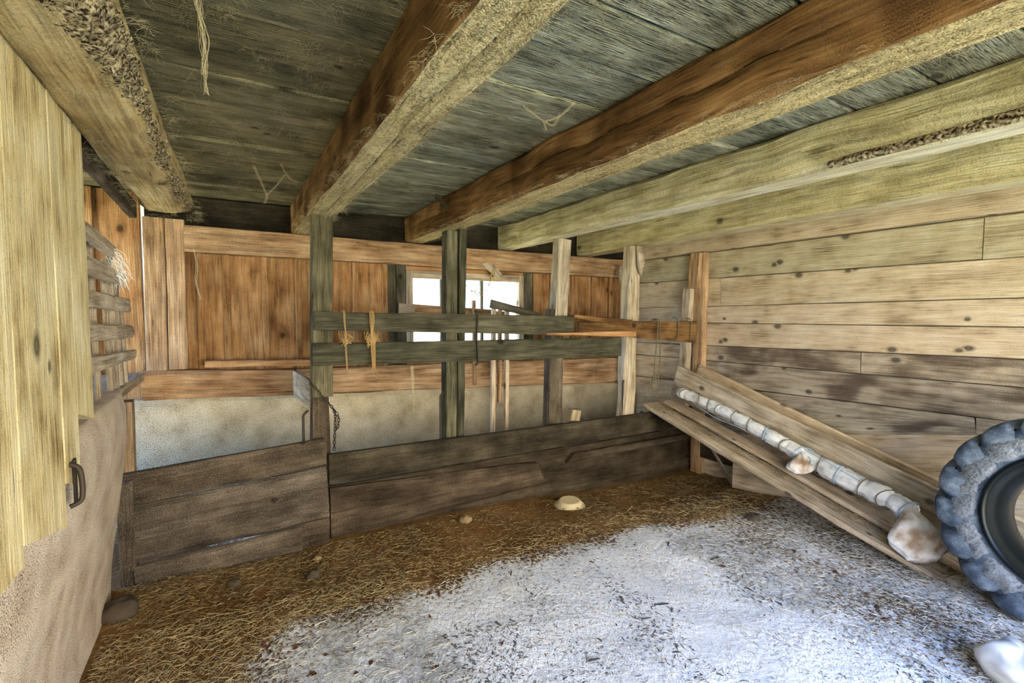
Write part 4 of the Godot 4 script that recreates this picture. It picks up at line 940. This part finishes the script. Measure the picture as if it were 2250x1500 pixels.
func make_plate() -> void:
	var o := base("tin_plate", Vector3(2.09, floor_y(2.09, -2.73) + 0.008, -2.73)); tag(o, "upturned cream enamel plate lying on the brown floor before the manger", "plate")
	var st := start()
	lathe(st, [Vector2(0.112, 0.004), Vector2(0.112, 0.0), Vector2(0.107, 0.004), Vector2(0.10, 0.007), Vector2(0.078, 0.036), Vector2(0.070, 0.041), Vector2(0.066, 0.0415), Vector2(0.058, 0.0395), Vector2(0.03, 0.0405), Vector2(0.001, 0.041)], 48)
	var pm := put("dish", done(st, M.enamel), o, Transform3D(Basis.from_euler(Vector3(0.05, 0, 0.04)), o.position))
	var cs := start(); var rr := RandomNumberGenerator.new(); rr.seed = 4
	for k in 14:
		var a := rr.randf() * TAU; var r := rr.randf_range(0.09, 0.105)
		var c := Vector3(r * cos(a), 0.012 + (0.105 - r) * 0.9, r * sin(a))
		var s := rr.randf_range(0.003, 0.006)
		for q in 6: tri(cs, c + Vector3(0, 0.0015, 0), c + Vector3(cos(q * TAU / 6) * s, -s * 0.5, sin(q * TAU / 6) * s), c + Vector3(cos((q + 1) * TAU / 6) * s, -s * 0.5, sin((q + 1) * TAU / 6) * s), Vector2.ZERO, Vector2.ZERO, Vector2.ZERO, Vector3.UP)
	tag(put("chips", done(cs, M.clod), o, Transform3D(Basis.from_euler(Vector3(0.05, 0, 0.04)), o.position)), "", "", "", "stuff")

# ------------------------------------------------------------------ cords, chain, webs
func cord(called: String, label: String, cat: String, lines: Array, r: float, material: Material, per := 6) -> MeshInstance3D:
	var st := start()
	for l in lines: tube(st, smooth_path(l, per), r, r, 5)
	var o := put_world(called, done(st, material)); tag(o, label, cat)
	return o

func make_cords() -> void:
	rng.seed = 2400
	var V := func(x: float, y: float, z: float) -> Vector3: return Vector3(x, y, z)
	# twine tied round both rails near the chained post
	for q in [[0.585, "thin twine loop tied round both rails close to the chained post", 2], [0.735, "bundle of frayed twine tied round both rails, right of the thin twine loop", 5]]:
		var x: float = q[0]; var lines := []
		for k in int(q[2]):
			var d := 0.006 * k
			lines.append([V.call(x + d, 1.372, -2.985), V.call(x + d, 1.368, -2.936), V.call(x + d + 0.002, 1.30, -2.936), V.call(x + d + 0.012 - 0.004 * k, 1.22, -2.945), V.call(x + d + 0.006, 1.15, -2.936), V.call(x + d * 0.7 + 0.012, 1.04, -2.936), V.call(x + d + 0.015, 1.0, -2.965)])
			lines.append([V.call(x + d, 1.372, -2.985), V.call(x + 0.02 * k - 0.02, 1.24, -2.99), V.call(x + d + 0.01, 1.18, -2.99)])
		for k in int(q[2]) * 6:
			var a := V.call(x + rng.randf_range(-0.02, 0.04), rng.randf_range(1.2, 1.24), -2.95) as Vector3
			lines.append([a, a + Vector3(rng.randf_range(-0.015, 0.025), -0.02, 0.01), a + Vector3(rng.randf_range(-0.02, 0.03), -rng.randf_range(0.02, 0.06), 0.006)])
		if q[2] > 3: lines.append([V.call(0.75, 1.0, -2.96), V.call(0.77, 0.965, -2.95), V.call(0.83, 0.955, -2.95), V.call(0.86, 0.97, -2.955), V.call(0.80, 0.975, -2.96), V.call(0.765, 1.0, -2.96)])
		cord("twine", q[1], "twine", lines, 0.0022, M.rope, 5)
	# looped cord hanging from the split rail
	var rp := base("hanging_cord", Vector3(3.14, 0.80, -2.9)); tag(rp, "long doubled cord with a loop end hanging from the split rail against the plank wall", "cord")
	var st := start()
	tube(st, smooth_path([V.call(3.13, 1.30, -2.96), V.call(3.135, 1.305, -2.90), V.call(3.13, 1.2, -2.89), V.call(3.125, 1.10, -2.895), V.call(3.115, 0.95, -2.90), V.call(3.11, 0.86, -2.90), V.call(3.085, 0.80, -2.90), V.call(3.09, 0.73, -2.90), V.call(3.125, 0.69, -2.90), V.call(3.155, 0.72, -2.90), V.call(3.16, 0.80, -2.90), V.call(3.17, 0.95, -2.895), V.call(3.17, 1.1, -2.895), V.call(3.16, 1.2, -2.89), V.call(3.155, 1.30, -2.90), V.call(3.15, 1.30, -2.96)]), 0.0045, -1, 6)
	put_world("strand", done(st, M.twine_dark), rp)
	var s2 := start(); tube(s2, smooth_path([V.call(3.108, 0.86, -2.895), V.call(3.09, 0.84, -2.89), V.call(3.085, 0.80, -2.89), V.call(3.10, 0.775, -2.89), V.call(3.115, 0.80, -2.89), V.call(3.112, 0.85, -2.895)]), 0.0045, -1, 6)
	put_world("knot_loop", done(s2, M.twine_dark), rp)
	cord("cord_binding", "cord binding round the split rail, right of the hanging cord", "cord", [[V.call(3.38, 1.32, -2.96), V.call(3.385, 1.31, -2.905), V.call(3.40, 1.2, -2.90), V.call(3.37, 1.11, -2.915)]], 0.004, M.twine_dark)
	cord("cord_binding", "cord binding round the split rail where it meets the wall stud", "cord", [[V.call(3.55, 1.315, -2.955), V.call(3.555, 1.30, -2.90), V.call(3.55, 1.2, -2.895), V.call(3.56, 1.10, -2.91)]], 0.004, M.twine_dark)
	# baler twine over the window
	cord("twine_tangle", "tangle of yellow twine hanging from the nailed slat over the window", "twine", [[V.call(1.72, 1.66, -3.78), V.call(1.78, 1.57, -3.76), V.call(1.86, 1.535, -3.75), V.call(1.95, 1.56, -3.76), V.call(2.0, 1.66, -3.77), V.call(2.03, 1.76, -3.77)], [V.call(2.03, 1.76, -3.77), V.call(1.99, 1.66, -3.76), V.call(1.97, 1.58, -3.75), V.call(1.92, 1.52, -3.75), V.call(1.85, 1.52, -3.745), V.call(1.80, 1.55, -3.75), V.call(1.85, 1.55, -3.74)], [V.call(2.04, 1.74, -3.77), V.call(2.03, 1.6, -3.76), V.call(2.06, 1.48, -3.76)], [V.call(2.02, 1.74, -3.77), V.call(2.0, 1.62, -3.765), V.call(2.02, 1.45, -3.77)], [V.call(1.83, 1.545, -3.74), V.call(1.86, 1.55, -3.735), V.call(1.87, 1.53, -3.735), V.call(1.84, 1.52, -3.735), V.call(1.83, 1.545, -3.74)]], 0.0035, M.rope)
	var clasp := start()
	tube(clasp, smooth_path([V.call(1.455, 1.37, -2.975), V.call(1.47, 1.36, -2.955), V.call(1.47, 1.30, -2.958), V.call(1.465, 1.20, -2.962), V.call(1.47, 1.10, -2.958), V.call(1.47, 1.02, -2.955), V.call(1.455, 1.0, -2.975)]), 0.006, -1, 6)
	tag(put_world("iron_clasp", done(clasp, M.iron)), "thin rusty iron clasp across both rails beside the doubled post", "clasp")
	# chain round the first post
	var ch := base("chain", Vector3(0.53, 0.52, -3.0)); tag(ch, "rusty chain wrapped round the first post and hanging down its right side", "chain")
	var cp := smooth_path([V.call(0.40, 0.95, -3.02), V.call(0.43, 0.92, -2.975), V.call(0.47, 0.86, -2.972), V.call(0.51, 0.81, -2.975), V.call(0.535, 0.76, -2.99), V.call(0.535, 0.70, -2.99), V.call(0.53, 0.60, -2.995), V.call(0.527, 0.535, -2.995)], 16)
	var acc := 0.0; var idx := 0
	for i in range(1, cp.size()):
		acc += cp[i].distance_to(cp[i - 1])
		if acc > 0.0165:
			acc = 0.0
			var d: Vector3 = (cp[i] - cp[i - 1]).normalized(); var u := d.cross(Vector3(0.3, 0.2, 1)).normalized()
			if idx % 2 == 1: u = d.cross(u)
			var ring := []
			for k in 12: ring.append(cp[i] + d * 0.0135 * cos(TAU * k / 12) + u * 0.007 * sin(TAU * k / 12))
			var ls := start(); tube(ls, ring, 0.0026, -1, 5, true)
			put_world("link", done(ls, M.iron), ch)
			idx += 1
	var cl := smooth_path([V.call(0.52, 0.80, -2.97), V.call(0.55, 0.74, -2.97), V.call(0.545, 0.68, -2.97), V.call(0.53, 0.66, -2.972)], 10)
	acc = 0.0
	for i in range(1, cl.size()):
		acc += cl[i].distance_to(cl[i - 1])
		if acc > 0.0165:
			acc = 0.0
			var d: Vector3 = (cl[i] - cl[i - 1]).normalized(); var u := d.cross(Vector3(0.3, 0.2, 1)).normalized()
			if idx % 2 == 1: u = d.cross(u)
			var ring := []
			for k in 12: ring.append(cl[i] + d * 0.0135 * cos(TAU * k / 12) + u * 0.007 * sin(TAU * k / 12))
			var ls := start(); tube(ls, ring, 0.0026, -1, 5, true)
			put_world("link", done(ls, M.iron), ch); idx += 1

func web_mesh(s: int, size: float, strands: int, drop: float) -> ArrayMesh:
	rng.seed = s
	var st := start()
	for k in strands:
		var p := Vector3(rng.randf_range(-1, 1), 0, rng.randf_range(-1, 1)) * size * 0.6
		var pts := [p]
		var d := Vector3(rng.randf_range(-1, 1), rng.randf_range(-drop, drop * 0.3), rng.randf_range(-1, 1)).normalized()
		for j in 6:
			d = (d + Vector3(rng.randf_range(-0.7, 0.7), rng.randf_range(-drop, drop * 0.6), rng.randf_range(-0.7, 0.7))).normalized()
			p += d * size * 0.22
			p.y = minf(p.y, 0.002)
			pts.append(p)
		tube(st, pts, 0.00038, 0.00028, 3)
	return done(st, M.web)

func webs(label: String, mesh: ArrayMesh, places: Array) -> void:
	var mm := MultiMesh.new(); mm.transform_format = MultiMesh.TRANSFORM_3D; mm.use_colors = true; mm.mesh = mesh
	mm.instance_count = places.size()
	for i in places.size():
		mm.set_instance_transform(i, places[i])
		mm.set_instance_color(i, Color(0.56, 0.48, 0.30) * rng.randf_range(0.6, 1.05))
	var o := MultiMeshInstance3D.new(); o.name = numbered(self, "cobweb"); o.multimesh = mm; add_child(o, true)
	tag(o, label, "cobweb", "", "stuff")

func make_webs() -> void:
	var flat := web_mesh(31, 0.04, 14, 0.15)
	var hang := web_mesh(32, 0.045, 10, 0.7)
	rng.seed = 2700
	var jobs := [[0.497, 0.085, 1.93, 260, "dusty cobweb fluff along the underside of the cracked webbed beam"], [1.335, 0.085, 1.93, 260, "dusty cobweb fluff along the underside of the orange brown beam"], [2.18, 0.085, 1.93, 150, "cobweb fluff along the underside of the waney greenish beam"], [3.06, 0.09, 1.93, 110, "cobweb fluff under the greenish beam nearest the wall"], [-0.27, 0.14, 1.93, 240, "yellow cobweb fluff clinging under the log beam"]]
	for j in jobs:
		var pl := []
		for k in int(j[3]):
			var edge := rng.randf() < 0.45
			var x: float = j[0] + (j[1] * (1 if rng.randf() < 0.5 else -1) if edge else rng.randf_range(-j[1], j[1]))
			var b := Basis(Vector3.UP, rng.randf() * TAU).scaled(Vector3.ONE * rng.randf_range(0.3, 0.75))
			pl.append(Transform3D(b, Vector3(x, j[2] + (0.01 if edge else -0.002), rng.randf_range(-3.7, -0.2))))
		webs(j[4], flat, pl)
	var pl := []
	for k in 330:
		var zz: float = [-0.48, -0.73, -0.98, -1.22, -1.475, -1.725, -1.97, -2.15, -2.4, -2.62, -2.85, -3.08, -3.3, -3.55][rng.randi() % 14]
		var x := rng.randf_range(0.6, 3.0)
		if rng.randf() < 0.35: x = [0.59, 1.24, 1.43, 2.09, 2.28, 2.96][rng.randi() % 6]; zz = rng.randf_range(-3.7, -0.4)
		pl.append(Transform3D(Basis(Vector3.UP, rng.randf() * TAU).scaled(Vector3.ONE * rng.randf_range(0.25, 0.9)), Vector3(x, 2.128, zz)))
	webs("cobweb tufts along the ceiling joints between the squared beams", hang, pl)
	pl = []
	for k in 200:
		pl.append(Transform3D(Basis(Vector3.UP, rng.randf() * TAU).scaled(Vector3.ONE * rng.randf_range(0.25, 0.9)), Vector3(rng.randf_range(-0.2, 0.41), 2.128, rng.randf_range(-3.7, -1.2))))
	webs("cobweb tufts on the dark ceiling boards between the log and the first squared beam", hang, pl)
	pl = []
	for k in 150:
		pl.append(Transform3D(Basis(Vector3.UP, rng.randf() * TAU).scaled(Vector3.ONE * rng.randf_range(0.25, 0.75)), Vector3(rng.randf_range(-0.2, 3.6), rng.randf_range(1.74, 1.80) if rng.randf() < 0.7 else 1.9, -3.795)))
	webs("cobweb tufts hanging along the header beam on the back wall", hang, pl)
	# single strands
	var singles := [["ragged cobweb string hanging from the lower rail between the first two posts", [[Vector3(1.02, 1.02, -3.0), Vector3(1.025, 0.92, -3.0), Vector3(1.02, 0.82, -3.0), Vector3(1.03, 0.72, -3.0)], [Vector3(1.01, 1.02, -3.0), Vector3(1.02, 0.9, -3.0), Vector3(1.028, 0.76, -3.0)]]],
		["cobweb string hanging from the header beam near the corner post", [[Vector3(-0.18, 1.77, -3.79), Vector3(-0.165, 1.66, -3.79), Vector3(-0.17, 1.56, -3.79), Vector3(-0.15, 1.45, -3.79)]]],
		["cobweb drape between the third and fourth posts under the header", [[Vector3(2.6, 1.76, -3.6), Vector3(2.55, 1.62, -3.5), Vector3(2.45, 1.42, -3.3), Vector3(2.35, 1.34, -3.05)], [Vector3(2.72, 1.76, -3.6), Vector3(2.66, 1.6, -3.5), Vector3(2.52, 1.42, -3.3)]]],
		["long cobweb thread hanging from the dark ceiling near the log", [[Vector3(-0.04, 2.13, -1.46), Vector3(-0.035, 2.05, -1.46), Vector3(-0.03, 1.97, -1.46), Vector3(-0.032, 1.90, -1.455)], [Vector3(-0.05, 2.13, -1.44), Vector3(-0.028, 2.04, -1.46), Vector3(-0.034, 1.95, -1.46)]]],
		["cobweb swag hanging in a fork between two ceiling joints", [[Vector3(0.97, 2.128, -1.57), Vector3(1.02, 2.09, -1.55), Vector3(1.05, 2.075, -1.54), Vector3(1.055, 2.04, -1.54)], [Vector3(1.12, 2.128, -1.45), Vector3(1.09, 2.09, -1.50), Vector3(1.05, 2.075, -1.54)], [Vector3(1.05, 2.075, -1.54), Vector3(1.085, 2.065, -1.53), Vector3(1.09, 2.10, -1.50)]]],
		["drooping cobweb clump beside the far end of the cracked beam", [[Vector3(0.14, 2.128, -2.9), Vector3(0.18, 2.05, -2.95), Vector3(0.20, 1.99, -2.97), Vector3(0.19, 1.95, -2.97)], [Vector3(0.30, 2.128, -3.0), Vector3(0.25, 2.06, -3.0), Vector3(0.20, 2.0, -2.97)], [Vector3(0.26, 2.128, -2.8), Vector3(0.30, 2.07, -2.82), Vector3(0.34, 2.06, -2.85)]]]]
	for s in singles:
		var st := start(Color(0.56, 0.48, 0.31))
		for l in s[1]:
			for rep in 7:
				var ll := []
				for p in l: ll.append(p + Vector3(rng.randf_range(-0.007, 0.007), rng.randf_range(-0.004, 0.0), rng.randf_range(-0.007, 0.007)))
				var path := smooth_path(ll, 8)
				for i in path.size(): path[i] += Vector3(rng.randf_range(-0.0016, 0.0016), 0, rng.randf_range(-0.0016, 0.0016))
				tube(st, path, 0.0006, 0.0004, 3)
		tag(put_world("cobweb_strand", done(st, M.web)), s[0], "cobweb")

# ------------------------------------------------------------------ litter on the floor
func make_litter() -> void:
	rng.seed = 3000
	var st := start()
	tube(st, [Vector3(-0.5, 0, 0), Vector3(-0.15, 0.012, 0.02), Vector3(0.2, 0.016, 0.01), Vector3(0.5, 0, -0.02)], 1.0, 0.7, 3)
	var straw := st
	# unit straw: thickness is set by the y and z scale, so the tube above is rebuilt thin
	straw = start()
	var ring := func(x: float, y: float, r: float) -> Array: return [Vector3(x, y + r, 0), Vector3(x, y - r, r), Vector3(x, y - r, -r)]
	var rr := [ring.call(-0.5, 0.0, 0.8), ring.call(-0.1, 2.0, 1.0), ring.call(0.25, 1.6, 0.9), ring.call(0.5, 0.0, 0.6)]
	for i in 3:
		for k in 3:
			var k2 := (k + 1) % 3
			quad(straw, rr[i][k], rr[i + 1][k], rr[i + 1][k2], rr[i][k2], Vector2.ZERO, Vector2.ZERO, Vector2.ZERO, Vector2.ZERO, Vector3(0, (rr[i][k].y + rr[i + 1][k2].y) * 0.5 - 1.0, rr[i][k].z + rr[i + 1][k2].z))
	var sm := done(straw, M.straw)
	var places := []; var cols := []
	var tries := 0
	while places.size() < 42000 and tries < 300000:
		tries += 1
		var x := rng.randf_range(-0.48, 3.7); var z := rng.randf_range(-2.92, -0.3)
		var l := lime(x, z)
		var patch := fl.get_noise_2d(x * 70.0 + 400.0, z * 70.0)
		var dens := lerpf(0.55, 0.05, l) + 0.35 * patch * (1.0 - 0.5 * l)
		if x < 0.75 and z > -2.45: dens += 0.6
		if x > 2.2 and z > -1.9: dens += 0.5
		if z < -2.35 and x > 1.0: dens -= 0.30
		if rng.randf() > dens: continue
		var len := rng.randf_range(0.008, 0.032) if rng.randf() < 0.78 else rng.randf_range(0.032, 0.085)
		var th := rng.randf_range(0.0005, 0.0010)
		var b := Basis(Vector3.UP, rng.randf() * TAU) * Basis(Vector3(0, 0, 1), rng.randf_range(-0.16, 0.16)) * Basis.from_scale(Vector3(len, th, th))
		places.append(Transform3D(b, Vector3(x, floor_y(x, z) + rng.randf_range(0.001, 0.012), z)))
		var c := Color(0.52, 0.40, 0.20) if rng.randf() < 0.8 else Color(0.25, 0.18, 0.10)
		if l > 0.4: c = Color(0.62, 0.58, 0.48) if rng.randf() < 0.75 else Color(0.16, 0.14, 0.12)  # straw painted paler where the door daylight reaches
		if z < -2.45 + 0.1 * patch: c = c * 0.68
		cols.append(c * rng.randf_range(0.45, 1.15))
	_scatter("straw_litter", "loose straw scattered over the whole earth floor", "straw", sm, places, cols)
	# dark chaff and crumbs over the whitened floor
	var cm := start()
	var pts := [Vector3(-0.5, 0, -0.4), Vector3(0.5, 0, -0.3), Vector3(0.35, 0, 0.5), Vector3(-0.4, 0, 0.4), Vector3(0.02, 0.55, 0.05)]
	for k in 4: tri(cm, pts[k], pts[(k + 1) % 4], pts[4], Vector2.ZERO, Vector2.ZERO, Vector2.ZERO, (pts[k] + pts[(k + 1) % 4]) * 0.5 + Vector3.UP * 0.4)
	var crumb := done(cm, M.straw)
	places = []; cols = []
	tries = 0
	while places.size() < 14000 and tries < 160000:
		tries += 1
		var x := rng.randf_range(-0.45, 3.65); var z := rng.randf_range(-2.92, -0.3)
		var patch := fl.get_noise_2d(x * 90.0 + 800.0, z * 90.0)
		var l := lime(x, z)
		if rng.randf() > 0.10 + 1.4 * patch + (1.0 - l) * 0.3: continue
		var s := rng.randf_range(0.0025, 0.008)
		if rng.randf() < 0.03: s *= 2.5
		places.append(Transform3D(Basis(Vector3.UP, rng.randf() * TAU) * Basis.from_scale(Vector3(s * rng.randf_range(1.0, 4.5), s * 0.7, s * rng.randf_range(0.4, 0.9))), Vector3(x, floor_y(x, z) + 0.0005, z)))
		cols.append((Color(0.10, 0.085, 0.075) if l > 0.4 else Color(0.20, 0.13, 0.07)) * rng.randf_range(0.5, 1.6))
	_scatter("chaff", "dark chaff and crumbs sprinkled over the floor", "chaff", crumb, places, cols)
	# brown dry leaves, each a thing
	var lv := start()
	var outline := []
	for k in 14:
		var a := TAU * k / 14
		var r := 0.5 * (1.0 + 0.22 * sin(a * 3.0 + 0.6)) * (0.75 if k % 2 else 1.0)
		outline.append(Vector3(r * cos(a), 0.16 * sin(a * 2.0) + 0.10, r * 0.55 * sin(a)))
	for k in 14: tri(lv, Vector3(0, 0.03, 0), outline[k], outline[(k + 1) % 14], Vector2.ZERO, Vector2.ZERO, Vector2.ZERO, Vector3.UP)
	for k in 14: tri(lv, Vector3(0, 0.0, 0), outline[k] - Vector3(0, 0.03, 0), outline[(k + 1) % 14] - Vector3(0, 0.03, 0), Vector2.ZERO, Vector2.ZERO, Vector2.ZERO, Vector3.DOWN)
	var leaf := done(lv, M.dry_leaf)
	var lps := [0.08, -2.22, 0.74, -1.98, 0.10, -2.12, 0.21, -2.07, 0.40, -1.94, 0.38, -1.80, 0.44, -1.83, 0.51, -2.01, 0.65, -1.68, 2.01, -2.0, 2.25, -1.59, 2.74, -1.49, 2.79, -1.45, 2.70, -1.25, 2.98, -1.35, 2.54, -1.0, 2.47, -0.95, 2.33, -0.92, 1.94, -2.1, 0.30, -1.96, 0.05, -2.02, 0.24, -1.88, 2.47, -0.65, 0.93, -1.66]
	for i in lps.size() / 2:
		var p := Vector3(lps[i * 2], 0, lps[i * 2 + 1]); p.y = floor_y(p.x, p.z) + 0.003
		var s := rng.randf_range(0.022, 0.052)
		tag(put("dry_leaf", leaf, self, Transform3D(Basis(Vector3.UP, rng.randf() * TAU) * Basis.from_scale(Vector3(s, s * 0.7, s)), p)), "small curled brown dry leaf lying among the straw on the floor", "leaf", "dry leaves on the floor")
	# clods and stones
	var cl := [[0.34, -2.60, 0.035, "round grey brown clod near the left end of the manger"], [-0.01, -2.71, 0.03, "small dark clod before the left manger planks"], [0.39, -2.78, 0.022, "small pale clod against the foot of the manger"], [1.30, -2.80, 0.04, "pale crumbly stone at the foot of the long manger planks"], [3.14, -2.28, 0.03, "dark clod in the corner under the leaning planks"], [2.93, -1.86, 0.04, "dark muddy clod at the edge of the straw below the planks"], [-0.455, -2.66, 0.075, "large dark block of dirt against the left concrete wall"], [2.50, -0.52, 0.12, "pale rounded stone at the lower right near the tyre"]]
	for q in cl:
		var cs := start(); var nu := 18; var nv := 10
		var f := func(i: int, j: int) -> Vector3:
			var a := TAU * (i % nu) / nu; var b := PI * j / nv - PI / 2
			var d := Vector3(cos(a) * cos(b), sin(b) * 0.62, sin(a) * cos(b))
			return d * (1.0 + 0.35 * nz.get_noise_3dv(d * 60.0 + Vector3(q[0], q[1], 0) * 500.0)) * q[2]
		for i in nu:
			for j in nv: quad(cs, f.call(i, j), f.call(i + 1, j), f.call(i + 1, j + 1), f.call(i, j + 1), Vector2.ZERO, Vector2.ZERO, Vector2.ZERO, Vector2.ZERO, f.call(i, j) + f.call(i + 1, j + 1))
		tag(put("stone" if "stone" in q[3] else "clod", done(cs, M.pale_stone if q[2] > 0.1 else (M.pale_clod if "pale" in q[3] else M.clod)), self, Transform3D(Basis(), Vector3(q[0], floor_y(q[0], q[1]) + q[2] * 0.35, q[1]))), q[3], "stone" if "stone" in q[3] else "clod")

func _scatter(called: String, label: String, cat: String, mesh: ArrayMesh, places: Array, cols: Array) -> void:
	var mm := MultiMesh.new(); mm.transform_format = MultiMesh.TRANSFORM_3D; mm.use_colors = true; mm.mesh = mesh
	mm.instance_count = places.size()
	for i in places.size():
		mm.set_instance_transform(i, places[i]); mm.set_instance_color(i, cols[i])
	var o := MultiMeshInstance3D.new(); o.name = numbered(self, called); o.multimesh = mm; add_child(o, true)
	tag(o, label, cat, "", "stuff")

func _ready() -> void:
	set_light()
	nz.seed = 7; nz.frequency = 0.02; nz.fractal_octaves = 2; nz.noise_type = FastNoiseLite.TYPE_SIMPLEX_SMOOTH
	fl.seed = 19; fl.frequency = 0.02; fl.fractal_octaves = 3; fl.noise_type = FastNoiseLite.TYPE_SIMPLEX_SMOOTH
	make_materials()
	make_outside()
	make_floor()
	make_shell()
	make_timbers()
	make_manger()
	make_rack()
	make_leaning()
	make_tyre()
	make_plate()
	make_cords()
	make_webs()
	make_litter()
